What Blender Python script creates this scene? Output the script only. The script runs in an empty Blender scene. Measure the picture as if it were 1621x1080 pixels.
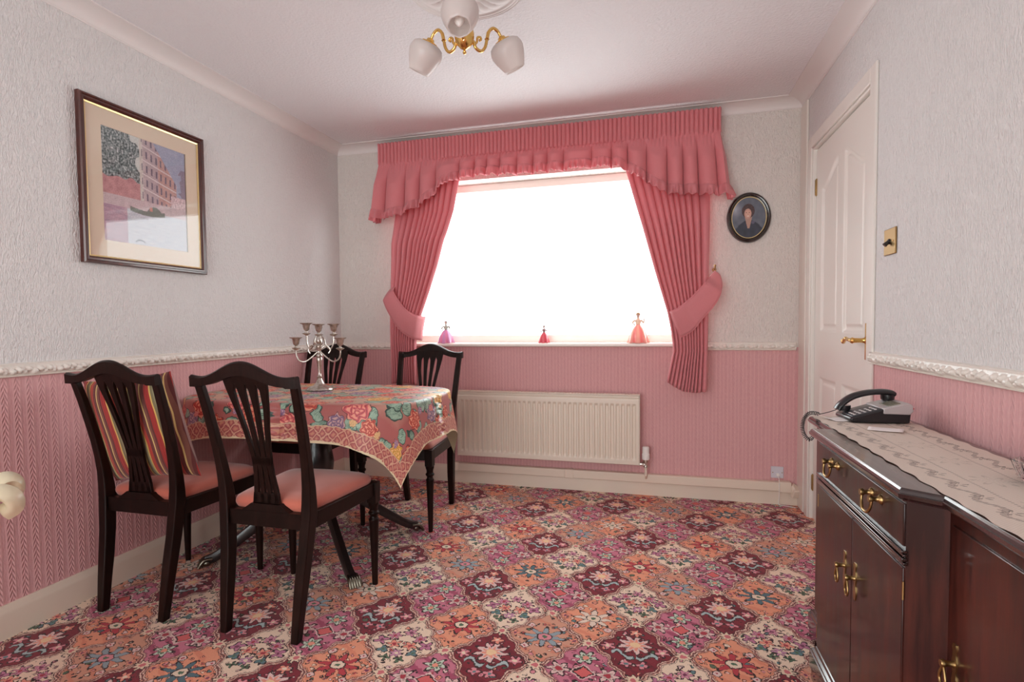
import bpy, math, random
from mathutils import Vector, Matrix
random.seed(7)
PI = math.pi
scene = bpy.context.scene
COL = scene.collection

# ------------------------------------------------------------------ camera
W, D, H = 2.983, 3.617, 2.331          # room width, back wall, ceiling height
cam_d = bpy.data.cameras.new('camera'); cam = bpy.data.objects.new('camera', cam_d); COL.objects.link(cam)
cam_d.sensor_width = 36.0; cam_d.lens = 36.0 * 892.93 / 1621
cam_d.shift_x = (810.5 - 777.33) / 1621; cam_d.shift_y = (550.41 - 540) / 1621
cam_d.clip_start = 0.02
Rv = Vector((0.96107412, 0.27609504, -0.01039555)); Uv = Vector((-0.0012642, 0.04201941, 0.99911599)); Fv = Vector((-0.27628779, 0.96021138, -0.0407328))
m = Matrix(((Rv.x, Uv.x, -Fv.x, 2.16656), (Rv.y, Uv.y, -Fv.y, 0.0), (Rv.z, Uv.z, -Fv.z, 1.07157), (0, 0, 0, 1)))
cam.matrix_world = m
scene.camera = cam
# ------------------------------------------------------------------ world: an overcast white sky
world = bpy.data.worlds.new('sky'); scene.world = world; world.use_nodes = True
bg = world.node_tree.nodes['Background']
bg.inputs['Color'].default_value = (0.905, 0.965, 0.965, 1); bg.inputs['Strength'].default_value = 7.5
try:
    world.cycles.sampling_method = 'AUTOMATIC'
except Exception: pass
def portal(name, loc, rot, sx, sy):
    l = bpy.data.lights.new(name, 'AREA'); l.shape = 'RECTANGLE'; l.size = sx; l.size_y = sy
    l.cycles.is_portal = True
    o = bpy.data.objects.new(name, l); o.location = loc; o.rotation_euler = rot; COL.objects.link(o)
portal('window_daylight', (1.485, D + 0.22, 1.49), (-PI / 2, 0, 0), 2.0, 1.1)
portal('unseen_patio_daylight', (1.15, -1.83, 1.08), (PI / 2, 0, 0), 2.05, 2.1)
vs = scene.view_settings
vs.view_transform = 'Standard'; vs.look = 'None'; vs.gamma = 1.0; vs.exposure = -0.04; vs.use_curve_mapping = False
scene.cycles.max_bounces = 10; scene.cycles.diffuse_bounces = 8; scene.cycles.transparent_max_bounces = 12
scene.cycles.sample_clamp_indirect = 6.0
scene.cycles.caustics_reflective = False; scene.cycles.caustics_refractive = False

# ------------------------------------------------------------------ node helpers
def srgb(r, g, b):
    f = lambda c: (c / 255 / 12.92) if c / 255 <= 0.04045 else ((c / 255 + 0.055) / 1.055) ** 2.4
    return (f(r), f(g), f(b), 1.0)
class T:
    """node tree being written; S wraps a float socket with arithmetic"""
    cur = None
class S:
    def __init__(s, sock): s.k = sock
    def __add__(a, b): return op('ADD', a, b)
    __radd__ = __add__
    def __sub__(a, b): return op('SUBTRACT', a, b)
    def __rsub__(a, b): return op('SUBTRACT', b, a)
    def __mul__(a, b): return op('MULTIPLY', a, b)
    __rmul__ = __mul__
    def __truediv__(a, b): return op('DIVIDE', a, b)
    def __rtruediv__(a, b): return op('DIVIDE', b, a)
    def __lt__(a, b): return op('LESS_THAN', a, b)
    def __gt__(a, b): return op('GREATER_THAN', a, b)
def nd(t, **kw):
    n = T.cur.nodes.new(t)
    for k, v in kw.items(): setattr(n, k, v)
    return n
def put(sock, v):
    if isinstance(v, S): T.cur.links.new(v.k, sock)
    elif hasattr(v, 'is_output'): T.cur.links.new(v, sock)
    else: sock.default_value = v
def op(o, a, b=0.0, c=None):
    n = nd('ShaderNodeMath', operation=o); put(n.inputs[0], a); put(n.inputs[1], b)
    if c is not None: put(n.inputs[2], c)
    return S(n.outputs[0])
def sabs(a): return op('ABSOLUTE', a)
def smin(a, b): return op('MINIMUM', a, b)
def smax(a, b): return op('MAXIMUM', a, b)
def rnd(a): return op('FLOOR', a + 0.5)
def smod(a, m_): return op('FLOORED_MODULO', a, m_)
def sin(a): return op('SINE', a)
def cos(a): return op('COSINE', a)
def mix(c1, c2, f):
    n = nd('ShaderNodeMix', data_type='RGBA'); put(n.inputs[0], f)
    put(n.inputs[6], c1); put(n.inputs[7], c2)
    return n.outputs[2]
def combine(x, y, z=0.0):
    n = nd('ShaderNodeCombineXYZ'); put(n.inputs[0], x); put(n.inputs[1], y); put(n.inputs[2], z)
    return n.outputs[0]
def coords(kind='Object'):
    n = nd('ShaderNodeTexCoord'); s = nd('ShaderNodeSeparateXYZ'); put(s.inputs[0], n.outputs[kind])
    return S(s.outputs[0]), S(s.outputs[1]), S(s.outputs[2])
def noise(vec, scale, detail=2.0, rough=0.5, col=False):
    n = nd('ShaderNodeTexNoise'); put(n.inputs['Vector'], vec); n.inputs['Scale'].default_value = scale
    n.inputs['Detail'].default_value = detail; n.inputs['Roughness'].default_value = rough
    return n.outputs['Color'] if col else S(n.outputs['Fac'])
def ramp(f, stops, interp='LINEAR'):
    n = nd('ShaderNodeValToRGB'); put(n.inputs[0], f); cr = n.color_ramp; cr.interpolation = interp
    while len(cr.elements) < len(stops): cr.elements.new(0.5)
    for e, (p_, c) in zip(cr.elements, stops): e.position = p_
    for e, (p_, c) in zip(cr.elements, stops): e.color = c if len(c) == 4 else (*c, 1)
    return n.outputs[0]
def bump(h, dist, strength=1.0):
    n = nd('ShaderNodeBump'); put(n.inputs['Height'], h); n.inputs['Distance'].default_value = dist
    n.inputs['Strength'].default_value = strength
    return n.outputs[0]
MATS = {}
def mat(name, color=(.8, .8, .8, 1), rough=0.6, metal=0.0, coat=0.0, sheen=0.0, spec=0.5, fn=None, trans=0.0, coat_rough=0.1):
    if name in MATS: return MATS[name]
    m_ = bpy.data.materials.new(name); m_.use_nodes = True; T.cur = m_.node_tree
    b = m_.node_tree.nodes['Principled BSDF']
    b.inputs['Base Color'].default_value = color; b.inputs['Roughness'].default_value = rough
    b.inputs['Metallic'].default_value = metal; b.inputs['Coat Weight'].default_value = coat
    b.inputs['Coat Roughness'].default_value = coat_rough
    b.inputs['Sheen Weight'].default_value = sheen; b.inputs['Specular IOR Level'].default_value = spec
    b.inputs['Transmission Weight'].default_value = trans
    if fn: fn(b)
    MATS[name] = m_
    return m_
def translucent_mix(b, col, amount):
    t = nd('ShaderNodeBsdfTranslucent'); put(t.inputs['Color'], col)
    mx = nd('ShaderNodeMixShader'); mx.inputs[0].default_value = amount
    out = [n for n in T.cur.nodes if n.type == 'OUTPUT_MATERIAL'][0]
    T.cur.links.new(b.outputs[0], mx.inputs[1]); T.cur.links.new(t.outputs[0], mx.inputs[2]); T.cur.links.new(mx.outputs[0], out.inputs[0])

# ------------------------------------------------------------------ materials
def wood_fn(c1, c2, sc=14.0, axis=2, r0=0.25):
    def fn(b):
        x, y, z = coords('Object'); v = [x * 6.0, y * 6.0, z * 6.0]; v[axis] = [x, y, z][axis] * 0.55
        n1 = noise(combine(*v), sc, 5, 0.6); n2 = noise(combine(x, y, z), 3.2, 2, 0.5)
        put(b.inputs['Base Color'], mix(c1, c2, smin(smax((n1 - 0.35) * 2.0 + (n2 - 0.5) * 1.5, 0.0), 1.0)))
        put(b.inputs['Roughness'], n1 * 0.2 + r0)
        put(b.inputs['Normal'], bump(n1, 0.0004, 0.4))
    return fn
M_chair = mat('dark_mahogany', rough=0.35, coat=0.0, spec=.18, fn=wood_fn((.008, .003, .002, 1), (.022, .007, .005, 1)))
M_side = mat('mahogany_veneer', rough=0.3, coat=0.3, coat_rough=.12, spec=.35, fn=wood_fn((.020, .005, .004, 1), (.115, .022, .012, 1), 6.0))
M_sidetop = mat('mahogany_top', rough=0.25, coat=0.6, coat_rough=.1, fn=wood_fn((.045, .018, .012, 1), (.085, .032, .02, 1), 8.0, 1, .2))
M_mould = mat('polished_mahogany_moulding', (.018, .006, .005, 1), 0.18, coat=1.0, coat_rough=.1)
M_table = mat('black_brown_table_wood', rough=0.3, coat=.4, fn=wood_fn((.006, .003, .003, 1), (.016, .007, .006, 1)))
M_frame = mat('red_brown_frame_wood', rough=0.3, coat=.5, fn=wood_fn((.05, .008, .005, 1), (.12, .024, .013, 1), 10.0))
M_brass = mat('polished_brass', (.78, .50, .16, 1), 0.18, 1.0)
M_agedbrass = mat('aged_brass', (.40, .26, .11, 1), 0.32, 1.0)
M_gold = mat('gilt_slip', (.80, .62, .30, 1), 0.35, 0.8)
M_claw = mat('pewter_claw_cap', (.20, .18, .14, 1), 0.3, 1.0)
def silver_fn(b):
    x, y, z = coords(); n = noise(combine(x, y, z), 60, 3)
    put(b.inputs['Base Color'], ramp(n, [(0.35, (.42, .36, .30)), (0.65, (.66, .62, .58))]))
M_silver = mat('tarnished_silver_plate', rough=0.28, metal=1.0, fn=silver_fn)
M_gloss = mat('cream_gloss_paint', srgb(228, 221, 212), 0.35, coat=.2)
M_skirt = mat('magnolia_gloss_paint', srgb(226, 211, 194), 0.4, coat=.15)
M_door = mat('white_door_paint', srgb(230, 225, 218), 0.38, coat=.2)
M_white = mat('white_plastic', srgb(235, 232, 228), 0.35)
M_upvc = mat('white_upvc', srgb(245, 240, 232), 0.3)
M_cove = mat('cove_paint', srgb(226, 221, 219), 0.7)
M_black = mat('black_plastic', (.012, .011, .013, 1), 0.28, coat=.2)
M_dkgrey = mat('dark_grey_plastic', (.05, .05, .06, 1), 0.35)
M_silverpl = mat('silver_plastic', srgb(188, 182, 182), 0.35, metal=.2)
M_lcd = mat('lcd_green_grey', srgb(128, 128, 112), 0.25)
M_key = mat('pale_phone_key', srgb(205, 200, 198), 0.45)
M_red = mat('red_plastic', srgb(190, 40, 55), 0.4)
M_paper = mat('white_paper', srgb(235, 228, 226), 0.8)
def rad_fn(b):
    put(b.inputs['Base Color'], srgb(225, 213, 196))
M_rad = mat('radiator_enamel', srgb(226, 214, 198), 0.4, coat=.15)

def white_paper_fn(axis):
    def fn(b):
        x, y, z = coords(); h = y if axis == 'y' else x
        v = combine(h * 2.3, z * 0.85, 0.0)
        n1 = noise(v, 48, 2.5, 0.55)
        warp = noise(combine(h, z, 3.0), 9, 2)
        v2 = combine(h * 3.2 + warp * 0.12, z * 0.8, 7.0)
        n2 = noise(v2, 42, 1.5, 0.5)
        ridge = 1.0 - sabs(n2 - 0.5) * 7.0
        hh = smax(ridge, 0.0) * 0.6 + smax((n1 - 0.48) * 4.0, 0.0)
        put(b.inputs['Normal'], bump(hh, 0.0034, 0.9))
    return fn
M_wpL = mat('white_blown_vinyl_side', srgb(224, 222, 221), 0.75, fn=white_paper_fn('y'))
M_wpB = mat('white_blown_vinyl_back', srgb(226, 220, 214), 0.75, fn=white_paper_fn('x'))
def pink_paper_fn(axis):
    def fn(b):
        x, y, z = coords(); h = y if axis == 'y' else x
        w = noise(combine(h * 40, z * 9, 0.0), 1.0, 1.0)
        hh = h + (w - 0.5) * 0.004
        s1 = op('POWER', sabs(sin(hh * (PI / 0.021))), 6.0)
        tw = sin((z + sabs(smod(h, 0.042) - 0.021) * 2.2) * (2 * PI / 0.022))
        mask = sabs(sin(hh * (PI / 0.042))) > 0.75
        n = noise(combine(h * 2.5, z * 0.7, 1.0), 70, 2)
        ht = s1 * 0.32 + tw * mask * 0.34 + n * 0.6
        put(b.inputs['Normal'], bump(ht, 0.0024, 0.8))
        put(b.inputs['Base Color'], mix(srgb(208, 156, 158), srgb(224, 176, 176), smin(smax(s1 * .5 + (n - .3), 0.0), 1.0)))
    return fn
M_pinkL = mat('pink_cable_wallpaper_side', srgb(208, 140, 145), 0.8, fn=pink_paper_fn('y'))
M_pinkB = mat('pink_cable_wallpaper_back', srgb(208, 140, 145), 0.8, fn=pink_paper_fn('x'))
def ceil_fn(b):
    x, y, z = coords(); n = noise(combine(x, y, z), 75, 3, 0.6)
    put(b.inputs['Normal'], bump(smax((n - 0.4) * 3, 0.0), 0.003, 0.7))
M_ceil = mat('stippled_ceiling_paint', srgb(228, 226, 228), 0.85, fn=ceil_fn)

def fabric(name, c1, c2, trans, scale=900, sheen=.2):
    def fn(b):
        x, y, z = coords(); n = noise(combine(x * 1.0, y, z * 2.0), scale * 0.4, 2)
        c = mix(c1, c2, n); put(b.inputs['Base Color'], c)
        if trans: translucent_mix(b, c, trans)
    return mat(name, rough=0.8, sheen=sheen, fn=fn)
M_curtain = fabric('rose_curtain_cotton', srgb(216, 132, 139), srgb(230, 150, 155), 0.18)
M_val = fabric('rose_valance_cotton', srgb(216, 126, 132), srgb(230, 144, 149), 0.14)
M_frill = fabric('rose_frill_cotton', srgb(220, 134, 140), srgb(232, 152, 157), 0.25)
def velvet_fn(b):
    x, y, z = coords(); n = noise(combine(x, y, z), 7, 3)
    put(b.inputs['Base Color'], mix(srgb(170, 84, 68), srgb(206, 112, 90), n))
M_velvet = mat('coral_velvet', rough=0.75, sheen=.5, fn=velvet_fn)

# ---- flowers drawn with maths, shared by carpet and tablecloth
def flower(x, y, cx, cy, R, n, sharp=0.28, rot=0.0):
    dx = x - cx; dy = y - cy
    r = op('SQRT', dx * dx + dy * dy); a = op('ARCTAN2', dy, dx)
    f = r / ((cos(a * float(n) + rot) * sharp + (1 - sharp)) * R)
    return f, r
def paint(col, mask, f, r, R, petal, centre, dark, ow=1.28, inner=None):
    col = mix(col, dark, (f < ow) * mask)
    col = mix(col, petal, (f < 1.0) * mask)
    if inner is not None: col = mix(col, inner, (f < 0.62) * mask)
    return mix(col, centre, (r < R * 0.30) * mask)
def carpet_fn(b):
    x, y, z = coords()
    jn = nd('ShaderNodeSeparateXYZ'); put(jn.inputs[0], noise(combine(x, y, 0.0), 62, 3, 0.6, col=True))
    x0 = x - 1.207 + (S(jn.outputs[0]) - 0.5) * 0.022; y0 = y - 1.538 + (S(jn.outputs[1]) - 0.5) * 0.022
    U = x0 / 0.1505; V_ = y0 / 0.1635
    a = (U + V_) * 0.5; b_ = (U - V_) * 0.5
    a1 = a + sin(b_ * (2 * PI)) * 0.045 + sin(b_ * (6 * PI)) * 0.028
    b1 = b_ + sin(a * (2 * PI)) * 0.045 + sin(a * (6 * PI)) * 0.028
    ia = rnd(a1); ib = rnd(b1); i = ia + ib; j = ia - ib
    e = smin(0.5 - sabs(a1 - ia), 0.5 - sabs(b1 - ib))
    lx = (U - i) * 0.1505; ly = (V_ - j) * 0.1635
    k = op('FLOOR', smod(i, 6.0) * 0.5 + 0.01) + smod(j, 6.0) * 3.0
    kind = {6: 'M', 4: 'M', 13: 'M', 17: 'M', 12: 'C', 10: 'C', 3: 'C', 2: 'C', 9: 'V', 14: 'V', 1: 'V', 5: 'V', 7: 'O', 0: 'O', 16: 'O', 11: 'O', 8: 'T', 15: 'T'}
    cols = {'M': srgb(132, 24, 42), 'C': srgb(243, 214, 190), 'V': srgb(206, 116, 138), 'O': srgb(238, 156, 122), 'T': srgb(216, 154, 128)}
    kk = (k + 0.5) / 18.0
    base = ramp(kk, [(q / 18.0, cols[kind[q]]) for q in range(18)], 'CONSTANT')
    lv = {'M': 0.0, 'C': .2, 'V': .4, 'O': .6, 'T': .8}
    ty = nd('ShaderNodeSeparateColor'); put(ty.inputs[0], ramp(kk, [(q / 18.0, (lv[kind[q]],) * 3) for q in range(18)], 'CONSTANT'))
    ty = S(ty.outputs[0])
    isM = ty < 0.1; isC = (ty > 0.1) * (ty < 0.3); isV = (ty > 0.3) * (ty < 0.5); isO = ty > 0.5; isT = ty > 0.7
    dark = srgb(52, 26, 26); cream = srgb(240, 214, 190); teal = srgb(96, 128, 132); pink = srgb(226, 140, 150); red = srgb(176, 44, 62); green = srgb(88, 112, 84); plum = srgb(128, 52, 86); pale = srgb(232, 196, 190); salmon = srgb(238, 150, 128)
    col = base
    # woven shading bands inside a field
    wv = sin((lx * 60.0 + ly * 95.0)) * 0.5 + noise(combine(lx, ly, k), 24, 1) - 0.3
    col = mix(col, srgb(164, 58, 92), isV * (wv > 0.45) * 0.8)
    col = mix(col, srgb(106, 16, 34), isM * (wv > 0.5) * 0.7)
    col = mix(col, srgb(222, 120, 92), isO * (wv > 0.5) * 0.5)
    lx = lx * 0.90; ly = ly * 0.90
    # small sprigs scattered in every field
    vo = nd('ShaderNodeTexVoronoi', feature='F1'); put(vo.inputs['Vector'], combine(x0, y0, 0.0)); vo.inputs['Scale'].default_value = 34; vo.inputs['Randomness'].default_value = .8
    vd = S(vo.outputs['Distance']); sc = nd('ShaderNodeSeparateColor'); put(sc.inputs[0], vo.outputs['Color'])
    q1 = S(sc.outputs[0]); q2 = S(sc.outputs[1])
    on = (q1 > 0.40) * (e > 0.085)
    col = mix(col, dark, on * (vd < 0.36))
    col = mix(col, ramp(q2, [(0, pale), (.2, green), (.38, pink), (.55, teal), (.7, cream), (.85, salmon)], 'CONSTANT'), on * (vd < 0.27))
    col = mix(col, plum, on * (vd < 0.09))
    vo2 = nd('ShaderNodeTexVoronoi', feature='F1'); put(vo2.inputs['Vector'], combine(x0 + y0 * .3 + 3.0, y0 - x0 * .2, 0.0)); vo2.inputs['Scale'].default_value = 52; vo2.inputs['Randomness'].default_value = 1.0
    ve = S(vo2.outputs['Distance']); sc2 = nd('ShaderNodeSeparateColor'); put(sc2.inputs[0], vo2.outputs['Color'])
    on2 = (S(sc2.outputs[0]) > 0.42) * (e > 0.115)
    col = mix(col, dark, on2 * (ve < 0.40) * (ve > 0.30)); col = mix(col, ramp(S(sc2.outputs[1]), [(0, pale), (.25, plum), (.4, teal), (.52, cream), (.72, pink), (.86, red)], 'CONSTANT'), on2 * (ve < 0.24))
    ax = sabs(lx); ay = sabs(ly)
    # maroon field: big bloom, side blooms, pale scrolls
    f, r = flower(ax, ly, 0.078, 0.004, 0.021, 5, rot=1.0); col = paint(col, isM, f, r, 0.021, pink, cream, dark)
    arc = sabs(ly + 0.030 + sin(ax * 95.0) * 0.016)
    am = isM * (ly < -0.008) * (ax < 0.066) * (ax > 0.006)
    col = mix(col, dark, am * (arc < 0.0115)); col = mix(col, srgb(176, 190, 190), am * (arc < 0.0065))
    f, r = flower(ax, ly, 0.022, -0.075, 0.018, 4, rot=.7); col = paint(col, isM, f, r, .018, pink, teal, dark)
    f, r = flower(lx, ly, 0.0, 0.026, 0.050, 9, 0.24); col = paint(col, isM, f, r, 0.050, pale, srgb(246, 206, 160), dark, 1.15, salmon)
    f, r = flower(lx, ly, 0.0, 0.092, 0.02, 5); col = paint(col, isM, f, r, .02, salmon, cream, dark)
    # cream field: posy
    for cx, cy, R, n, p_, c_ in ((0.072, 0.004, .022, 4, srgb(196, 120, 150), plum), (0.042, 0.036, .021, 6, srgb(206, 126, 150), red), (0.0, 0.062, .021, 6, srgb(216, 140, 160), plum), (0.026, -0.006, .022, 5, salmon, red), (0.048, -0.040, .017, 3, teal, green), (0.0, -0.050, .020, 6, srgb(206, 140, 170), cream), (0.022, -0.078, .014, 4, green, dark)):
        f, r = flower(ax, ly, cx, cy, R, n, rot=cx * 30); col = paint(col, isC, f, r, R, p_, c_, dark)
    # mauve field: four blooms about a small lozenge
    f, r = flower(ax, ly, 0.068, 0.0, .031, 6, .26); col = paint(col, isV, f, r, .031, pale, red, dark, 1.25, srgb(190, 160, 150))
    f, r = flower(lx, ay, 0.0, 0.072, .031, 6, .26); col = paint(col, isV, f, r, .031, srgb(206, 214, 196), salmon, dark, 1.25, green)
    dd = ax + ay
    col = mix(col, pale, isV * (dd < 0.037)); col = mix(col, dark, isV * (dd < 0.031)); col = mix(col, srgb(220, 96, 96), isV * (dd < 0.025))
    # orange / tan field: pointed star
    hs = smod(ia * 3.0 + ib * 5.0, 3.0)
    starc = ramp(hs / 3.0 + 0.1, [(0, srgb(192, 52, 64)), (.34, srgb(84, 112, 122)), (.67, srgb(238, 214, 196))], 'CONSTANT')
    starc = mix(starc, srgb(150, 164, 172), isT)
    f, r = flower(lx * 0.85, ly, 0.0, 0.0, 0.052, 8, 0.30); 
    col = mix(col, dark, isO * (f < 1.15)); col = mix(col, starc, isO * (f < 1.0))
    col = mix(col, dark, isO * (r < 0.021)); col = mix(col, mix(cream, pink, isT), isO * (r < 0.0175)); col = mix(col, green, isO * (r < 0.007))
    f, r = flower(ax, ly, 0.092, 0.0, 0.017, 4, .4, .8); col = paint(col, isO, f, r, .017, salmon, plum, dark)
    f, r = flower(ax, ay, 0.050, 0.058, 0.012, 4, .1); col = paint(col, isO, f, r, .012, pale, red, dark)
    # borders between fields
    bn = noise(combine(x, y, 2.0), 40, 2)
    col = mix(col, srgb(70, 32, 34), (e < 0.043) * (e > 0.032)); col = mix(col, ramp(bn, [(.36, srgb(208, 140, 122)), (.48, srgb(238, 204, 184)), (.64, srgb(206, 136, 122))]), e < 0.032)
    col = mix(col, srgb(120, 66, 62), (e < 0.012))
    col = mix(col, srgb(84, 40, 42), (e < 0.062) * (e > 0.056) * (bn > .42))
    # rosettes at the points
    U2 = U + 1.0; a2 = rnd((U2 + V_) * 0.5); b2 = rnd((U2 - V_) * 0.5)
    qx = (U2 - (a2 + b2)) * 0.1505; qy = (V_ - (a2 - b2)) * 0.1635
    f, r = flower(qx, qy, 0.0, 0.0, 0.026, 8, .2)
    one = 1.0
    col = mix(col, dark, f < 1.22); col = mix(col, srgb(236, 208, 180), f < 1.0); col = mix(col, srgb(214, 110, 116), r < 0.010)
    g = noise(combine(x, y, 0.0), 420, 2)
    hs_ = nd('ShaderNodeHueSaturation'); put(hs_.inputs['Color'], col); put(hs_.inputs['Value'], g * 0.6 + 0.62); hs_.inputs['Saturation'].default_value = .98
    put(b.inputs['Base Color'], hs_.outputs[0])
    put(b.inputs['Normal'], bump(g, 0.004, 0.5))
M_carpet = mat('floral_ogee_carpet', rough=0.95, sheen=.15, spec=.15, fn=carpet_fn)

def cloth_fn(b):
    u, v, _ = coords('UV')            # metres on the flat cloth
    jn = nd('ShaderNodeSeparateXYZ'); put(jn.inputs[0], noise(combine(u, v, 0.0), 24, 2, col=True))
    u = u + (S(jn.outputs[0]) - .5) * 0.03; v = v + (S(jn.outputs[1]) - .5) * 0.03
    au = sabs(u); av = sabs(v)
    A, B = 0.79, 0.545
    ed = smin(A - au, B - av)           # distance to the hem
    ground = srgb(172, 98, 94)
    n = noise(combine(u, v, 1.0), 14, 3)
    col = mix(ground, srgb(206, 176, 150), smin(smax((ed - 0.16) * 8, 0.0), 0.75))
    dark = srgb(110, 60, 62)
    leafc = ramp(noise(combine(u, v, 5.0), 40, 2), [(.35, srgb(88, 122, 108)), (.6, srgb(150, 178, 158))])
    # leaves everywhere
    field = ed > 0.072
    for (ss, ang, thr, seed) in ((11.0, 0.5, .12, 0.0), (14.0, -0.7, .25, 3.7)):
        vo = nd('ShaderNodeTexVoronoi', feature='F1'); put(vo.inputs['Vector'], combine((u + v * ang) * 0.75 + seed, v - u * ang, 0.0)); vo.inputs['Scale'].default_value = ss
        vd = S(vo.outputs['Distance']); sc = nd('ShaderNodeSeparateColor'); put(sc.inputs[0], vo.outputs['Color'])
        on = field * (S(sc.outputs[0]) > thr)
        vein = sabs(sin((u * 1.4 - v) * 260.0)) > .86
        col = mix(col, srgb(60, 78, 70), on * (vd < 0.44) * (vd > .38))
        col = mix(col, leafc, on * (vd < 0.39)); col = mix(col, srgb(176, 200, 176), on * vein * (vd < 0.36) * .6)
    def bloom(col, gx, gy, per, R, seed, pcs, keep=.1):
        iu = rnd((u - gx) / per); iv = rnd((v - gy) / per)
        hu = sin(iu * 12.9 + iv * 78.2 + seed) * 43.7; h1 = hu - op('FLOOR', hu)
        hv = sin(iu * 39.3 + iv * 11.1 + seed) * 23.4; h2 = hv - op('FLOOR', hv)
        dx = u - gx - iu * per - (h1 - .5) * per * .3; dy = v - gy - iv * per - (h2 - .5) * per * .3
        r = op('SQRT', dx * dx + dy * dy); a = op('ARCTAN2', dy, dx)
        f = r / ((cos(a * 8.0 + h1 * 6) * .09 + .91) * R)
        pet = ramp(h2 * .999, pcs, 'CONSTANT')
        # petals as overlapping rings
        rg = f * 3.2; kr = op('FLOOR', rg); fr_ = rg - kr
        pt = cos(a * (5.0) + kr * 2.1 + h1 * 5.0)
        edge = sabs(fr_ - .5 - pt * .32)
        c2 = mix(pet, srgb(92, 26, 34), smin(smax(.62 - edge * 2.6, 0.0), .62))
        c2 = mix(c2, srgb(246, 196, 160), (edge > .42) * .5)
        msk = field * (h1 > keep)
        col = mix(col, srgb(86, 44, 46), (f < 1.08) * msk * 0.7)
        return mix(col, c2, (f < 1.0) * msk)
    reds = [(0, srgb(196, 66, 50)), (.3, srgb(214, 96, 100)), (.5, srgb(140, 116, 148)), (.66, srgb(224, 168, 76)), (.82, srgb(208, 88, 72))]
    col = bloom(col, 0.02, 0.0, 0.185, 0.060, 1.3, reds)
    col = bloom(col, 0.11, 0.092, 0.185, 0.044, 4.7, reds)
    col = bloom(col, 0.055, 0.14, 0.115, 0.017, 2.1, [(0, srgb(232, 190, 130)), (.4, srgb(220, 120, 120)), (.7, srgb(150, 120, 160))], .45)
    # trellis border
    t1 = sabs(smod(u + v, 0.048) - .024); t2 = sabs(smod(u - v, 0.048) - .024); tr = smin(t1, t2); tq = smax(t1, t2)
    tn = noise(combine(u, v, 3.0), 45, 2)
    tcol = mix(srgb(168, 84, 84), srgb(200, 122, 112), tn)
    tcol = mix(tcol, srgb(216, 176, 146), (tr < 0.0035) * .75); tcol = mix(tcol, srgb(130, 60, 64), (tr < 0.010) * (tr > 0.0065) * .8)
    tcol = mix(tcol, srgb(206, 150, 120), (tr > .0165) * .7)
    col = mix(col, tcol, ed < 0.072)
    col = mix(col, srgb(206, 170, 140), (ed < 0.077) * (ed > 0.072))
    col = mix(col, srgb(222, 204, 168), ed < 0.008)
    # pale cream lining on the underside
    geo = nd('ShaderNodeNewGeometry')
    col = mix(col, srgb(196, 184, 150), S(geo.outputs['Backfacing']))
    put(b.inputs['Base Color'], col)
    put(b.inputs['Normal'], bump(noise(combine(u, v, 0.0), 700, 1), 0.0008, .5))
M_cloth = mat('floral_tapestry_cloth', rough=0.42, spec=.45, fn=cloth_fn)

def lace_fn(b):
    x, y, z = coords('UV')
    ex = smin(x, 1.0 * 0.262 - x)        # distance to the long edges
    ty = smod(y, 0.085) - 0.0425
    wob = ex - 0.045 + sin(y * (2 * PI / .085)) * 0.010
    leaf = (sabs(wob) < 0.0055) * (sin(y * 800.0 + ex * 400.0) > 0.15)
    f1, r1 = flower(ex, ty, 0.052, 0.0, 0.017, 6, .4)
    ring = (f1 < 1.15) * (f1 > .55) * (sin(y * 1400.0) > -.3)
    f2, r2 = flower(sabs(x - .131), smod(y, 0.17) - .085, 0.0, 0.0, 0.045, 8, .4)
    ring2 = (sabs(f2 - .8) < .12) * (sin((x + y) * 900.0) > .2)
    net = (sin(x * 1100.0) * sin(y * 1100.0) > 0.72)
    hole = smin(leaf * .75 + ring * .7 + ring2 * .4 + net * .22 + (sabs(ex - .085) < .0025) * (sin(y * 700.0) > .3) * .5, 0.9)
    put(b.inputs['Base Color'], srgb(214, 200, 188))
    t = nd('ShaderNodeBsdfTransparent'); mx = nd('ShaderNodeMixShader'); put(mx.inputs[0], hole)
    out = [n for n in T.cur.nodes if n.type == 'OUTPUT_MATERIAL'][0]
    T.cur.links.new(b.outputs[0], mx.inputs[1]); T.cur.links.new(t.outputs[0], mx.inputs[2]); T.cur.links.new(mx.outputs[0], out.inputs[0])
M_lace = mat('cream_lace', rough=0.85, fn=lace_fn)

def stripe_fn(b):
    x, y, z = coords('UV')
    n = noise(combine(x * 3, z, y * 3.0), 2.0, 2); u = x + (n - .5) * 0.016
    s = smod(u, 0.100) / 0.100
    c = ramp(s, [(0, srgb(158, 38, 34)), (.22, srgb(214, 176, 96)), (.28, srgb(120, 110, 78)), (.38, srgb(150, 146, 110)), (.44, srgb(206, 168, 84)), (.50, srgb(176, 54, 40)), (.64, srgb(104, 42, 40)), (.78, srgb(214, 184, 118)), (.83, srgb(122, 72, 58)), (.92, srgb(96, 36, 34))], 'CONSTANT')
    put(b.inputs['Base Color'], c); put(b.inputs['Normal'], bump(sin(x * 600.0), .001, .4))
M_stripe = mat('striped_chenille', rough=.8, sheen=.4, fn=stripe_fn)

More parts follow.
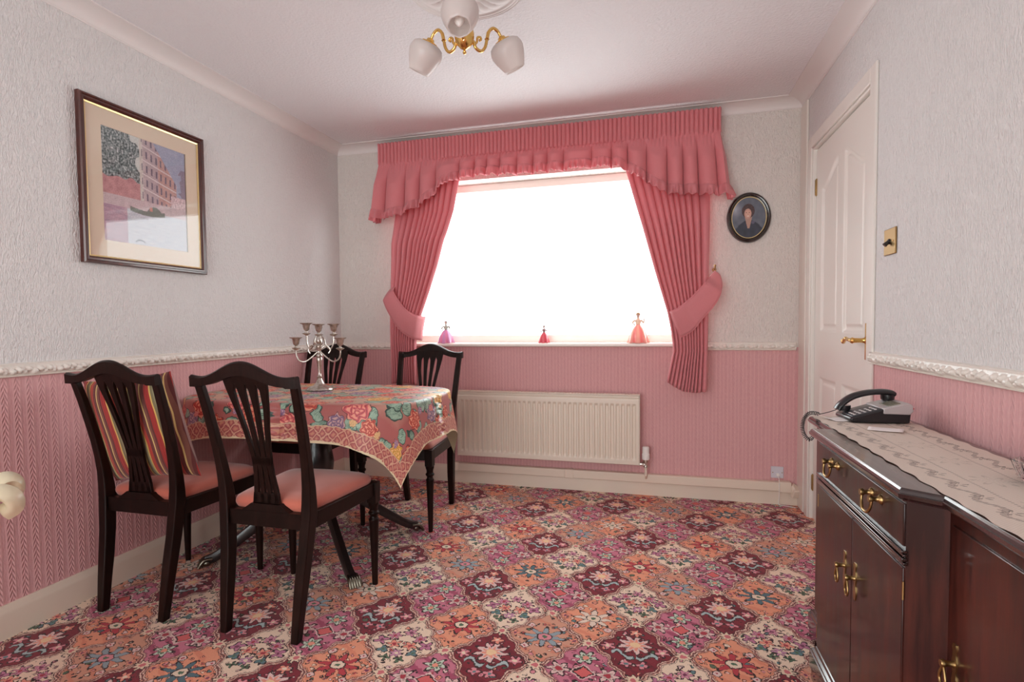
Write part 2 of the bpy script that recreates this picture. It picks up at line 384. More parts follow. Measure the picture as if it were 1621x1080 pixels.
def attr_mat(name, rough=.5):
    def fn(b):
        n = nd('ShaderNodeVertexColor'); n.layer_name = 'ink'; put(b.inputs['Base Color'], n.outputs['Color'])
    return mat(name, rough=rough, fn=fn)
M_print = attr_mat('printed_picture'); M_photo = attr_mat('printed_photograph'); 
def glaze_fn(b):
    n = nd('ShaderNodeVertexColor'); n.layer_name = 'ink'; put(b.inputs['Base Color'], n.outputs['Color']); translucent_mix(b, n.outputs['Color'], .4)  # translucency added to imitate a pastel backlit glow on the porcelain
M_glaze = mat('painted_porcelain', rough=.25, fn=glaze_fn)
def glass_fn(b):
    t = nd('ShaderNodeBsdfTransparent'); g = nd('ShaderNodeBsdfGlossy'); g.inputs['Roughness'].default_value = 0.02
    fr = nd('ShaderNodeFresnel'); fr.inputs['IOR'].default_value = 1.5
    geo = nd('ShaderNodeNewGeometry')
    mx = nd('ShaderNodeMixShader'); put(mx.inputs[0], S(fr.outputs[0]) * 1.3 * (1.0 - S(geo.outputs['Backfacing'])))
    out = [n for n in T.cur.nodes if n.type == 'OUTPUT_MATERIAL'][0]
    T.cur.links.new(t.outputs[0], mx.inputs[1]); T.cur.links.new(g.outputs[0], mx.inputs[2]); T.cur.links.new(mx.outputs[0], out.inputs[0])
M_glass = mat('clear_pane', fn=glass_fn)
M_cutglass = mat('cut_glass', (1, 1, 1, 1), 0.03, trans=1.0)
def opal_fn(b):
    translucent_mix(b, srgb(244, 238, 234), 0.45)
M_opal = mat('frosted_opal_glass', srgb(238, 232, 230), 0.35, coat=.3, fn=opal_fn)
ZL = -.048
M_ivory = mat('cream_glazed_stone', srgb(222, 210, 180), 0.4, coat=.2)
M_bulb = mat('white_bulb_glass', srgb(235, 230, 225), 0.3)

# ------------------------------------------------------------------ mesh helpers
class MB:
    def __init__(s): s.v = []; s.f = []; s.uv = {}; s.col = None
    def add(s, vs_, fs):
        o = len(s.v); s.v += [tuple(q) for q in vs_]; s.f += [tuple(i + o for i in f) for f in fs]; return o
    def box(s, x0, x1, y0, y1, z0, z1):
        s.add([(x0, y0, z0), (x1, y0, z0), (x1, y1, z0), (x0, y1, z0), (x0, y0, z1), (x1, y0, z1), (x1, y1, z1), (x0, y1, z1)],
              [(0, 3, 2, 1), (4, 5, 6, 7), (0, 1, 5, 4), (1, 2, 6, 5), (2, 3, 7, 6), (3, 0, 4, 7)]); return s
    def loft(s, rings, cap=True, closed_path=False):
        n = len(rings[0]); vs_ = [q for r in rings for q in r]; fs = []
        R_ = len(rings)
        for i in range(R_ if closed_path else R_ - 1):
            for j in range(n):
                a = i * n + j; b = i * n + (j + 1) % n; i2 = (i + 1) % R_
                fs.append((a, b, i2 * n + (j + 1) % n, i2 * n + j))
        if cap and not closed_path: fs.append(tuple(range(n))[::-1]); fs.append(tuple((R_ - 1) * n + k for k in range(n)))
        s.add(vs_, fs); return s
    def lathe(s, prof, c=(0, 0, 0), n=24, ripple=None, axis=None, cap=True):
        """prof [(r,z)], optional ripple(ang, r, z)->r ; axis: Matrix applied after"""
        rings = []
        for r, z in prof:
            ring = []
            for k in range(n):
                a = 2 * PI * k / n; rr = ripple(a, r, z) if ripple else r
                q = Vector((rr * math.cos(a), rr * math.sin(a), z))
                if axis: q = axis @ q
                ring.append((q.x + c[0], q.y + c[1], q.z + c[2]))
            rings.append(ring)
        return s.loft(rings, cap)
    def sweep(s, path, sec, up=Vector((0, 0, 1)), scale=None, cap=True, closed=False):
        """path points; sec(i)->[(a,b)] in (side, up') frame or a fixed list"""
        P = [Vector(p) for p in path]; rings = []; N = len(P)
        for i, p in enumerate(P):
            if closed: t = (P[(i + 1) % N] - P[i - 1]).normalized()
            else: t = (P[min(i + 1, N - 1)] - P[max(i - 1, 0)]).normalized()
            side = t.cross(up)
            if side.length < 1e-4: side = t.cross(Vector((0, 1, 0)))
            side.normalize(); u = side.cross(t)
            q = sec(i) if callable(sec) else sec; k = scale[i] if scale else 1.0
            rings.append([tuple(p + side * (a * k) + u * (b * k)) for a, b in q])
        return s.loft(rings, cap, closed)
    def tube(s, path, r, n=10, cap=True, closed=False):
        """round tube with parallel transported frame"""
        P = [Vector(p) for p in path]; N = len(P); rings = []
        t0 = (P[1] - P[0]).normalized(); u = t0.orthogonal().normalized()
        for i, p in enumerate(P):
            if closed: t = (P[(i + 1) % N] - P[i - 1]).normalized()
            else: t = (P[min(i + 1, N - 1)] - P[max(i - 1, 0)]).normalized()
            u = (u - t * u.dot(t)).normalized(); w = t.cross(u); rr = r[i] if isinstance(r, (list, tuple)) else r
            rings.append([tuple(p + u * (rr * math.cos(2 * PI * k / n)) + w * (rr * math.sin(2 * PI * k / n))) for k in range(n)])
        return s.loft(rings, cap, closed)
    def grid(s, fn, nu, nv, flip=False):
        vs_ = []; uvs = []
        for j in range(nv + 1):
            for i in range(nu + 1):
                vs_.append(tuple(fn(i / nu, j / nv)))
        fs = []
        for j in range(nv):
            for i in range(nu):
                a = j * (nu + 1) + i; q = (a, a + 1, a + nu + 2, a + nu + 1)
                fs.append(q[::-1] if flip else q)
        s.add(vs_, fs); return s
    def ball(s, c, r, n=12, sc=(1, 1, 1)):
        prof = [(max(r * math.sin(PI * k / n), r * .02), -r * math.cos(PI * k / n)) for k in range(n + 1)]
        a = Matrix.Diagonal((sc[0], sc[1], sc[2])); return s.lathe(prof, c, max(n, 10), axis=a)
    def build(s, name, m_, parent=None, smooth=True, angle=35, bevel=0, subsurf=0, solid=0, uv=None, ink=None, loc=None):
        me = bpy.data.meshes.new(name); me.from_pydata(s.v, [], s.f); me.update()
        if smooth:
            me.polygons.foreach_set('use_smooth', [True] * len(me.polygons))
            me.set_sharp_from_angle(angle=math.radians(angle))
        if uv:
            L = me.uv_layers.new(name='UVMap')
            for lp in me.loops: L.data[lp.index].uv = uv(lp.vertex_index)
        if ink:
            ca = me.color_attributes.new('ink', 'FLOAT_COLOR', 'POINT')
            for k_ in range(len(me.vertices)): ca.data[k_].color = ink(k_)
        me.materials.append(m_)
        o = bpy.data.objects.new(name, me); COL.objects.link(o)
        if loc: o.location = loc
        if parent: o.parent = parent
        if solid:
            mo = o.modifiers.new('thick', 'SOLIDIFY'); mo.thickness = solid; mo.offset = 0
        if bevel:
            mo = o.modifiers.new('bevel', 'BEVEL'); mo.width = bevel; mo.segments = 2; mo.limit_method = 'ANGLE'; mo.angle_limit = math.radians(40)
        if subsurf:
            mo = o.modifiers.new('sub', 'SUBSURF'); mo.levels = subsurf; mo.render_levels = subsurf
        return o
def tag(o, label, cat, group=None):
    o['label'] = label; o['category'] = cat
    if group: o['group'] = group
    return o
def thing(name, label, cat, loc=(0, 0, 0), rz=0, group=None):
    o = bpy.data.objects.new(name, None); o.empty_display_size = .05; COL.objects.link(o); o.location = loc; o.rotation_euler = (0, 0, rz)
    return tag(o, label, cat, group)
def struct(o): o['kind'] = 'structure'; return o
def lerp(pts, x):
    if x <= pts[0][0]: return pts[0][1]
    for (a, b), (c, d) in zip(pts, pts[1:]):
        if x <= c: return b + (d - b) * (x - a) / (c - a)
    return pts[-1][1]
def smooth_path(pts, n=8):
    P = [Vector(p) for p in pts]; out = []
    for i in range(len(P) - 1):
        p0 = P[max(i - 1, 0)]; p1 = P[i]; p2 = P[i + 1]; p3 = P[min(i + 2, len(P) - 1)]
        for k in range(n):
            t = k / n
            out.append(0.5 * ((2 * p1) + (p2 - p0) * t + (2 * p0 - 5 * p1 + 4 * p2 - p3) * t * t + (3 * p1 - p0 - 3 * p2 + p3) * t ** 3))
    out.append(P[-1]); return out

# ================================================================== ROOM SHELL
Y0 = -1.7; ZD = 0.903; ZC = 2.282; SH = 0.115
TH = 0.12
struct(MB().box(-TH, W + TH, Y0 - TH, D + 0.3, -0.1, 0.0).build('floor', M_carpet, smooth=False))
struct(MB().box(-TH, W + TH, Y0 - TH, D + 0.3, H, H + 0.1).build('ceiling', M_ceil, smooth=False))
# side and back walls: white blown vinyl above the dado, pink below (one wall, two papers)
def wall(name, boxes, mw, mp, axis_fix=None):
    b = MB(); cnt = []
    for bx, which in boxes:
        f0 = len(b.f); b.box(*bx); cnt += [which] * (len(b.f) - f0)
    o = b.build(name, mw, smooth=False); o.data.materials.append(mp)
    o.data.materials.append(M_gloss)
    for p, w_ in zip(o.data.polygons, cnt): p.material_index = w_
    return struct(o)
ZDm = ZD + .02
wall('wall_left', [((-TH, 0, Y0, D, 0, ZDm), 1), ((-TH, 0, Y0, D, ZDm, H), 0)], M_wpL, M_pinkL)
DY0, DY1, DZ = 2.555, 3.395, 1.985      # door opening in the right wall
wall('wall_right', [((W, W + TH, Y0, DY0, 0, ZDm), 1), ((W, W + TH, Y0, DY0, ZDm, H), 0), ((W, W + TH, DY0, DY1, DZ, H), 0),
                    ((W, W + TH, DY1, D, 0, H), 0)], M_wpL, M_pinkL)
WX0, WX1, WZ0, WZ1 = 0.50, 2.47, 0.925, 2.035   # window opening
BT = 0.25
wall('wall_back', [((-TH, WX0, D, D + BT, 0, ZDm), 1), ((-TH, WX0, D, D + BT, ZDm, H), 0), ((WX1, W + TH, D, D + BT, 0, ZDm), 1), ((WX1, W + TH, D, D + BT, ZDm, H), 0),
                   ((WX0, WX1, D, D + BT, 0, WZ0), 1), ((WX0, WX1, D, D + BT, WZ1, H), 0)], M_wpB, M_pinkB)
PX0, PX1, PZ = 0.12, 2.18, 2.16
wall('wall_front', [((-TH, PX0, Y0 - TH, Y0, 0, H), 0), ((PX1, W + TH, Y0 - TH, Y0, 0, H), 0), ((PX0, PX1, Y0 - TH, Y0, PZ, H), 0)], M_wpB, M_pinkB)
# unseen patio window behind the camera, sized and placed for its daylight
def window(name, x0, x1, z0, z1, y, fw, dpt, mull=()):
    b = MB(); b.box(x0, x0 + fw, y, y + dpt, z0, z1).box(x1 - fw, x1, y, y + dpt, z0, z1).box(x0 + fw, x1 - fw, y, y + dpt, z0, z0 + fw).box(x0 + fw, x1 - fw, y, y + dpt, z1 - fw, z1)
    for mx_ in mull: b.box(mx_ - fw * .5, mx_ + fw * .5, y, y + dpt, z0 + fw, z1 - fw)
    f = struct(b.build(name, M_upvc, bevel=.004))
    MB().box(x0 + fw * .9, x1 - fw * .9, y + dpt * .45, y + dpt * .55, z0 + fw * .9, z1 - fw * .9).build('window_pane', M_glass, f, smooth=False)
    return f
window('window_2', PX0, PX1, 0, PZ, Y0 - .09, .05, .05, (1.15,))
w1 = window('window_1', WX0, WX1, WZ0 + .022, WZ1, D + .13, .05, .06)
# window board
sb_ = MB(); sb_.box(WX0 + .002, WX1 - .002, D - .03, D + .135, WZ0 + .0, WZ0 + .022); 
o = sb_.build('window_sill', M_upvc, w1, bevel=.008)
# white boxed corner next to the door, floor to cove
struct(MB().box(W - .012, W, 3.485, D, 0, ZC).build('trim_1', M_gloss, bevel=.004))
# coving
def cove(name, kind, a, b_):
    prof = [(0, 0)]
    prof = [(0.0, ZC - H), (0.004, ZC - H), (0.006, ZC - H + .004)]
    for k in range(9):
        t = k / 8 * PI / 2
        prof.append((0.008 + (0.082) * (1 - math.cos(t)), (ZC - H + .004) + (.041) * math.sin(t)))
    prof += [(0.094, -.004), (0.094, 0), (0, 0)]
    m_ = MB(); rings = []
    for t in (a, b_):
        if kind == 'L': rings.append([(p, t, H + q) for p, q in prof])
        if kind == 'R': rings.append([(W - p, t, H + q) for p, q in prof])
        if kind == 'B': rings.append([(t, D - p, H + q) for p, q in prof])
    m_.loft(rings); struct(m_.build(name, M_cove, angle=30))
cove('trim_2', 'L', Y0, D); cove('trim_3', 'R', Y0, D); cove('trim_4', 'B', 0, W)
# skirting boards
def skirt(name, kind, a, b_, h=SH, t_=.016):
    prof = [(0, 0), (t_, 0), (t_, h * .72), (t_ * .85, h * .82), (t_ * .45, h * .93), (t_ * .35, h), (0, h)]
    rings = []
    for t in (a, b_):
        rings.append([((p if kind == 'L' else W - p), t, q) if kind != 'B' else (t, D - p, q) for p, q in prof])
    struct(MB().loft(rings).build(name, M_skirt, angle=25))
skirt('baseboard_left', 'L', Y0, D); skirt('baseboard_back', 'B', 0, W - .012); skirt('baseboard_right', 'R', Y0, DY0 - .07)
# pipe trunking along the back skirting
b = MB(); b.box(.84, 2.93, D - .045, D, .084, .138); b.box(.84, .90, D - .05, D, .080, .142).box(1.62, 1.68, D - .047, D, .082, .140); b.box(2.87, 2.935, D - .05, D, .080, .142)
b.sweep([(2.93, D - .024, .11), (2.955, D - .03, .09), (W - .02, D - .06, .075)], [(-.024, -.027), (.024, -.027), (.024, .027), (-.024, .027)])
struct(b.build('trim_5', M_skirt, bevel=.005))
# embossed dado rail
def dado(name, kind, a, b_):
    h0, h1 = ZD, ZD + .050; L = abs(b_ - a); nu = int(L / .0045); nv = 16
    rng = random.Random(5)
    per = .165
    blobs = [(.015, .020, .011, .010), (.036, .024, .012, .012), (.055, .017, .008, .007), (.070, .028, .010, .007), (.088, .018, .013, .010), (.108, .026, .011, .011), (.126, .017, .008, .008), (.143, .026, .011, .009), (.157, .016, .007, .006)]
    def hgt(s, t):
        z = t * (h1 - h0); base = .006 + .006 * math.sin(min(1, t * 1.0) * PI)
        if t < .10: base = .013
        elif t < .16: base = .007
        if t > .86: base = .010
        if t > .95: base = .004
        e = 0; sm = s % per
        for cx, cz, rr, hh in blobs:
            for off in (-per, 0, per):
                d2 = ((sm - cx + off) / rr) ** 2 + ((z - cz) / (rr * .95)) ** 2
                if d2 < 1: e = max(e, hh * 1.15 * math.sqrt(1 - d2))
        if .16 < t < .84: e += .0015 * math.sin(s * 520 + z * 400)
        return base + e
    def fn(u, v):
        s = u * L; t = v; d = hgt(s, t) if 0 < v < 1 else 0.0; c = a + (b_ - a) * u; z = h0 + t * (h1 - h0)
        if u == 0 or u == 1: d = 0
        if kind == 'L': return (d, c, z)
        if kind == 'R': return (W - d, c, z)
        return (c, D - d, z)
    struct(MB().grid(fn, nu, nv, flip=(kind == 'L')).build(name, M_gloss, angle=60))
dado('trim_6', 'L', -.4, D); dado('trim_7', 'R', 0.2, DY0 - .045); dado('trim_8', 'B', 0.0, WX0 + .0); dado('trim_9', 'B', WX1, W - .02)

# door in the right wall --------------------------------------------------
b = MB()
aw = .068
for (y0, y1, z0, z1) in ((DY0 - aw, DY0 - .006, 0, DZ + aw), (DY1 + .006, DY1 + aw, 0, DZ + aw), (DY0 - .006, DY1 + .006, DZ + .006, DZ + aw)):
    b.box(W - .010, W + .001, y0, y1, z0, z1)
# lining
b.box(W - .002, W + .11, DY0 - .006, DY0 + .006, 0, DZ + .004).box(W - .002, W + .11, DY1 - .006, DY1 + .006, 0, DZ + .004).box(W - .002, W + .11, DY0, DY1, DZ - .006, DZ + .006)
struct(b.build('door_1', M_door, bevel=.004))
dr = bpy.data.objects['door_1']
# leaf with moulded panels as a height field facing the room
ly0, ly1, lz1 = DY0 + .010, DY1 - .010, DZ - .012
XF = W + .016
def arch_top(y, ya, yb, z, rise):      # centre-rising arch shared by the pair of top panels
    c = (ly0 + ly1) / 2; t = (abs(y - c) - .045) / .26; t = max(0, min(1, t)); return z + rise * (0.5 + 0.5 * math.cos(PI * t)) - rise * .5
panels = []
cy_ = (ly0 + ly1) / 2
for s in (-1, 1):
    pa = (cy_ + s * .045, cy_ + s * .31); pa = (min(pa), max(pa))
    panels += [(pa, 1.02, 1.80, True), (pa, .13, .78, False)]
def prof_d(dist):
    # distance inside the panel edge -> depth of recess
    return lerp([(0, 0), (.006, .006), (.014, .011), (.028, .011), (.034, .004), (.05, .004), (1, .004)], dist)
ny, nz = 150, 330
def leaf(u, v):
    y = ly0 + (ly1 - ly0) * u; z = .006 + (lz1 - .006) * v; dep = 0
    for (ya, yb), za, zb, arch in panels:
        top = arch_top(y, ya, yb, zb, .09) if arch else zb
        dist = min(y - ya, yb - y, z - za, top - z)
        if dist > 0: dep = prof_d(dist)
    return (XF + dep, y, z)
MBd = MB(); MBd.grid(leaf, ny, nz)
MBd.box(XF + .012, XF + .04, ly0, ly1, .006, lz1)
lf = MBd.build('door_leaf', M_door, dr, angle=50)
b = MB(); yh = 2.605
b.box(XF - .006, XF, yh - .019, yh + .019, .912, 1.062)
b.build('latch_plate', M_brass, dr, bevel=.002)
b = MB()
b.lathe([(.017, 0), (.017, .004), (.011, .010), (.009, .02), (.010, .045), (.013, .052), (.009, .06)], (XF - .004, yh, .992), 16, axis=Matrix.Rotation(-PI / 2, 3, 'Y'))
b.tube(smooth_path([(XF - .052, yh, .992), (XF - .055, yh + .03, .993), (XF - .054, yh + .06, .995), (XF - .054, yh + .085, .998), (XF - .053, yh + .105, .990), (XF - .052, yh + .125, .982), (XF - .050, yh + .138, .988)], 5), [.009] * 5 + [.008] * 5 + [.0075] * 5 + [.0085] * 5 + [.007] * 5 + [.0085] * 5 + [.008], 10)
b.build('door_handle', M_brass, dr)
for z in (1.78, .20):
    MB().box(XF - .005, XF + .004, DY1 - .02, DY1 + .004, z - .045, z + .045).box(XF - .008, XF - .001, DY1 - .010, DY1 - .002, z - .04, z + .04).build('door_hinge', M_agedbrass, dr, bevel=.001)

# ================================================================== WINDOW DRESSING
YC = 3.475
def xl_outer(z): return lerp([(.66, .462), (1.35, .469), (1.8, .48), (2.2, .48)], z)
YVALB = 0
L_in = [(.66, .665), (.69, .662), (.83, .658), (.97, .66), (1.05, .68), (1.137, .695), (1.288, .758), (1.456, .821), (1.674, .885), (1.994, .951), (2.2, 1.0)]
R_in = [(.66, 2.225), (.72, 2.241), (.908, 2.279), (.979, 2.273), (1.06, 2.26), (1.135, 2.245), (1.367, 2.177), (1.648, 2.101), (1.962, 2.014), (2.2, 1.95)]
def xr_outer(z): return lerp([(.66, 2.468), (1.356, 2.472), (1.8, 2.482), (2.2, 2.485)], z)
def curtain(name, outer, inner, hem, folds, label, seed):
    rng = random.Random(seed); ph = [rng.uniform(-.5, .5) for _ in range(60)]
    nu, nv = 480, 70; top = 2.18
    def fn(u, v):
        zb = hem(u); z = zb + (top - zb) * v
        a, b_ = outer(z), inner(z)
        # folds crowd towards the inner edge near the tie
        uu = u
        x = a + (b_ - a) * uu
        squeeze = math.exp(-((z - 1.10) / .22) ** 2)
        amp = (.024 + .014 * (1 - squeeze) * (0.6 + .4 * v)) * (1 - .35 * max(0, min(1, (z - 1.6) / .2)))
        p_ = ((uu - .13) / .87 * folds + .22 * math.sin(uu * 9 + seed)) if uu > .13 else max(.05, uu * 7.0)
        k = int(p_) % 60
        w_ = 2 * abs(math.sin(PI * p_)) ** .36 - 1
        y = YC - .01 - amp * w_ * (1 + .3 * ph[k]) - .03 * squeeze * math.sin(PI * u)
        y += .02 * (1 - squeeze) * math.sin(3 * u + seed)
        y += .062 * max(0.0, min(1.0, (z - 1.62) / .2))
        return (x, min(y, D - .03), z)
    o = MB().grid(fn, nu, nv).build(name, M_curtain, solid=.0022, angle=80)
    return tag(o, label, 'curtain', None)
curtain('curtain', lambda z: xl_outer(z), lambda z: lerp(L_in, z), lambda u: .675 + .012 * math.sin(u * 3), 10.0, 'rose pink pleated curtain left of the window, hanging behind the dining table', 1.0)
curtain('curtain', lambda z: xr_outer(z), lambda z: lerp(R_in, z), lambda u: lerp([(0, .672), (.25, .664), (.55, .672), (.8, .70), (1, .728)], u), 10.0, 'rose pink pleated curtain right of the window, nearest the oval portrait', 2.2)
def tieback(name, pts_top, pts_bot, label):
    """crescent shaped band wrapping the curtain: top and bottom edge polylines (x,z)"""
    nu, nv = 40, 10
    tp = smooth_path([(x, 0, z) for x, z in pts_top], 12); bt = smooth_path([(x, 0, z) for x, z in pts_bot], 12)
    def at(P, u):
        f = u * (len(P) - 1); i = min(int(f), len(P) - 2); return P[i].lerp(P[i + 1], f - i)
    def fn(u, v):
        q = at(bt, u).lerp(at(tp, u), v)
        y = lerp([(0, D - .045), (.10, D - .10), (.3, YC - .085), (.7, YC - .085), (.92, YC - .055), (1, YC + .03)], u)
        y -= .010 * math.sin(PI * v)
        return (q.x, y, q.z)
    th = thing(name, label, 'curtain tieback', (pts_top[0][0], D, pts_top[0][1]))
    o = MB().grid(fn, nu, nv).build('band', M_frill, None, solid=.008, angle=70)
    o.parent = th; o.matrix_parent_inverse = th.matrix_world.inverted() if False else Matrix.Translation(-th.location)
    pb = [fn(k / 40, 0.0) for k in range(41)]; pt = [fn(k / 40, 1.0) for k in range(41)]
    c = MB(); c.tube(pb, .0045, 8); c.tube(pt, .0045, 8); e = c.build('piping', M_val, th); e.matrix_parent_inverse = Matrix.Translation(-th.location)
    hx, hz = pts_top[0]
    h = MB(); h.tube([(hx, D, hz + .012), (hx, D - .03, hz + .012), (hx, D - .05, hz + .016), (hx, D - .055, hz + .03)], .004, 8); h.lathe([(.012, 0), (.012, .003), (.004, .006)], (hx, D, hz + .012), 12, axis=Matrix.Rotation(PI / 2, 3, 'X'))
    h.ball((hx, D - .055, hz + .032), .007, 8)
    e = h.build('hook', M_agedbrass, th); e.matrix_parent_inverse = Matrix.Translation(-th.location)
tieback('curtain_tieback', [(.478, 1.365), (.51, 1.33), (.545, 1.262), (.60, 1.19), (.655, 1.145), (.704, 1.125)], [(.452, 1.345), (.447, 1.28), (.475, 1.19), (.545, 1.075), (.61, 1.01), (.676, .972)], 'padded rose fabric tieback band holding the left curtain on a brass hook')
tieback('curtain_tieback', [(2.515, 1.372), (2.475, 1.325), (2.42, 1.262), (2.365, 1.205), (2.30, 1.152), (2.250, 1.130)], [(2.54, 1.35), (2.54, 1.28), (2.505, 1.185), (2.43, 1.09), (2.375, 1.02), (2.296, .976)], 'padded rose fabric tieback band holding the right curtain on a brass hook')

# valance: pencil pleat heading, gathered skirt, frill
hemz = [(.344, 1.845), (.483, 1.828), (.597, 1.853), (.67, 1.882), (.74, 1.91), (.79, 1.95), (.85, 2.01), (.957, 2.045), (1.13, 2.058), (1.407, 2.045), (1.6, 2.046), (1.85, 2.05), (1.964, 2.04), (2.05, 1.99), (2.126, 1.942), (2.19, 1.89), (2.267, 1.857), (2.397, 1.847), (2.492, 1.835), (2.587, 1.85)]
VX0, VX1 = .39, 2.53; ZT = 2.292
val = thing('curtain_valance', 'rose pink pencil-pleated valance with frilled scalloped hem across the window top', 'valance', (1.46, D, ZT))
Lf = VX1 - VX0; ret = .115; TOT = Lf + 2 * ret; YV = 3.49
def vpos(s):
    """arc length -> (x, y, nx, ny) round the pelmet board"""
    if s < ret: return VX0, D - .005 - s, -1, 0
    if s > ret + Lf: return VX1, D - .005 - ret + (s - ret - Lf), 1, 0
    return VX0 + (s - ret), YV + .004, 0, -1
foldph = random.Random(3)
def sk(s):   # gathered skirt folds
    return 2 * abs(math.sin(PI * s / .108 + .9 * math.sin(s * 6.3) + .5 * math.sin(s * 15))) ** .5 - 1
def vfn(u, v):
    s = u * TOT; x, y, nx, ny = vpos(s)
    # rounded corners
    z0 = ZT; zh = ZT - .135
    hz_ = lerp(hemz, x); 
    if v < .3:
        t = v / .3; z = z0 - (z0 - zh) * t; d = .017 * abs(math.sin(PI * s / .0255)) ** .6
        d += .004 * max(0, 1 - abs(t - .08) / .08) + .003 * max(0, 1 - abs(t - .95) / .1)
        fl = 0
    else:
        t = (v - .3) / .7; z = zh - (zh - hz_) * t; f = sk(s)
        d = .004 * math.sin(2 * PI * s / .0215) * max(0, 1 - t * 3.5) + .004 + (.034 * f + .030) * min(1, t * 2.2) * (.6 + .4 * t) + .006 * t
        fl = t
    # splay at the ends
    cx = (x - 1.46) / 1.07
    if not ny: d *= .4
    x2 = x + nx * d + (fl * .030 * (abs(cx) ** 7) * (1 if cx > 0 else -1) if ny else nx * fl * .030)
    return (x2, y + ny * d, z)
o = MB().grid(vfn, 1500, 44, flip=True).build('valance_skirt', M_val, None, angle=80, solid=.0015); o.parent = val; o.matrix_parent_inverse = Matrix.Translation(-val.location)
def ffn(u, v):
    x, y, z = vfn(u, 1.0); s = u * TOT; _, _, nx, ny = vpos(s)
    w_ = math.sin(2 * PI * s / .034 + 1.3 * math.sin(s * 31)) ; w2 = math.sin(2 * PI * s / .047 + 2 * math.sin(s * 17))
    if v < .18:   # stitched standing edge
        return (x + nx * (.004 + .003 * w_), y + ny * (.004 + .003 * w_), z + .010 - v * .055)
    t = (v - .18) / .82
    d = .010 + .012 * t + (.017 * w_ + .006 * w2) * (.25 + .75 * t)
    return (x + nx * d, y + ny * d, z - t * (.050 + .005 * w2))
o = MB().grid(ffn, 1100, 9, flip=True).build('frill', M_frill, None, angle=80, solid=.0012); o.parent = val; o.matrix_parent_inverse = Matrix.Translation(-val.location)
b = MB(); b.box(VX0 + .008, VX1 - .008, YV + .03, D - .003, ZT - .02, ZT - .004)
o = b.build('pelmet_board', M_gloss, None); o.parent = val; o.matrix_parent_inverse = Matrix.Translation(-val.location)

# ================================================================== FIGURINES on the sill
def figurine(x, y, h, sk1, sk2, top, hair, wid, label, lean=0, cape=None):
    z0 = WZ0 + .022
    root = thing('porcelain_figurine', label, 'figurine', (x, y, z0), 0, None)
    sh = h * .60
    def ripple(a, r, z):
        t = 1 - z / sh; return r * (1 + .13 * t * math.sin(7 * a + 2 * z / h) + .06 * t * math.sin(13 * a))
    prof = [(wid * .96, 0), (wid, .004), (wid * .93, sh * .15), (wid * .84, sh * .38), (wid * .70, sh * .6), (wid * .52, sh * .8), (wid * .28, sh * .95), (wid * .17, sh)]
    b = MB(); b.lathe(prof, (0, 0, 0.0), 42, ripple)
    n = 42
    b.build('skirt', M_glaze, root, ink=lambda k: (lambda t, a: tuple(sk1[c] * (1 - t) + sk2[c] * t for c in range(3)) + (1,))(min(1, max(0, (.5 + .5 * math.sin(7 * (2 * PI * (k % n) / n)) * .9) * .7 + (k // n) / 14.0 * .4)), 0))
    b = MB(); w0 = wid * .20
    b.lathe([(w0, sh * .97), (w0 * 1.0, sh * 1.05), (w0 * 1.25, sh * 1.17), (w0 * 1.25, sh * 1.24), (w0 * .7, sh * 1.30), (w0 * .5, sh * 1.34), (w0 * .5, sh * 1.44)], (0, 0, 0), 14, axis=Matrix.Diagonal((1.2, .8, 1)))
    for s_ in (-1, 1):
        b.tube(smooth_path([(s_ * w0 * 1.5, 0, sh * 1.24), (s_ * w0 * 2.7, -.004, sh * 1.10), (s_ * w0 * (1.7 if s_ < 0 else 2.8), -w0 * 1.4, sh * (.98 if s_ < 0 else 1.28))], 5), [w0 * .48] * 6 + [w0 * .3] * 5, 8)
        b.ball((s_ * w0 * (1.7 if s_ < 0 else 2.8), -w0 * 1.5, sh * (.98 if s_ < 0 else 1.28)), w0 * .38, 6)
    b.build('torso', M_glaze, root, ink=lambda k: (*top, 1))
    b = MB(); b.ball((0, -.001, sh * 1.50), h * .066, 10, (.85, .95, 1.1)); b.ball((0, -h * .055, sh * 1.485), h * .010, 6)
    b.build('head', M_glaze, root, ink=lambda k: (.80, .62, .55, 1))
    b = MB(); b.ball((0, h * .016, sh * 1.54), h * .074, 10, (1, 1, .95)); b.ball((h * .02, h * .05, sh * 1.5), h * .03, 8)
    b.build('hair', M_glaze, root, ink=lambda k: (*hair, 1))
    MB().lathe([(wid * 1.05, -.0), (wid * 1.05, .003), (wid * .9, .004)], (0, 0, 0), 24, axis=Matrix.Diagonal((1.12, .9, 1))).build('base', M_glaze, root, ink=lambda k: (.82, .72, .62, 1))
    return root
P_ = srgb
figurine(.797, D + .025, .155, P_(240, 160, 186)[:3], P_(206, 176, 220)[:3], P_(190, 190, 180)[:3], P_(170, 165, 160)[:3], .054, 'porcelain lady figurine in pink and lilac gown at the left end of the sill')
figurine(1.480, D + .025, .118, P_(214, 84, 104)[:3], P_(240, 150, 160)[:3], P_(170, 140, 140)[:3], P_(140, 110, 100)[:3], .035, 'smallest porcelain lady figurine in deep rose gown mid window sill')
figurine(2.076, D + .025, .192, P_(240, 140, 146)[:3], P_(248, 226, 204)[:3], P_(224, 206, 190)[:3], P_(200, 170, 120)[:3], .062, 'tallest porcelain lady figurine in pale pink and cream gown, right end of the sill')

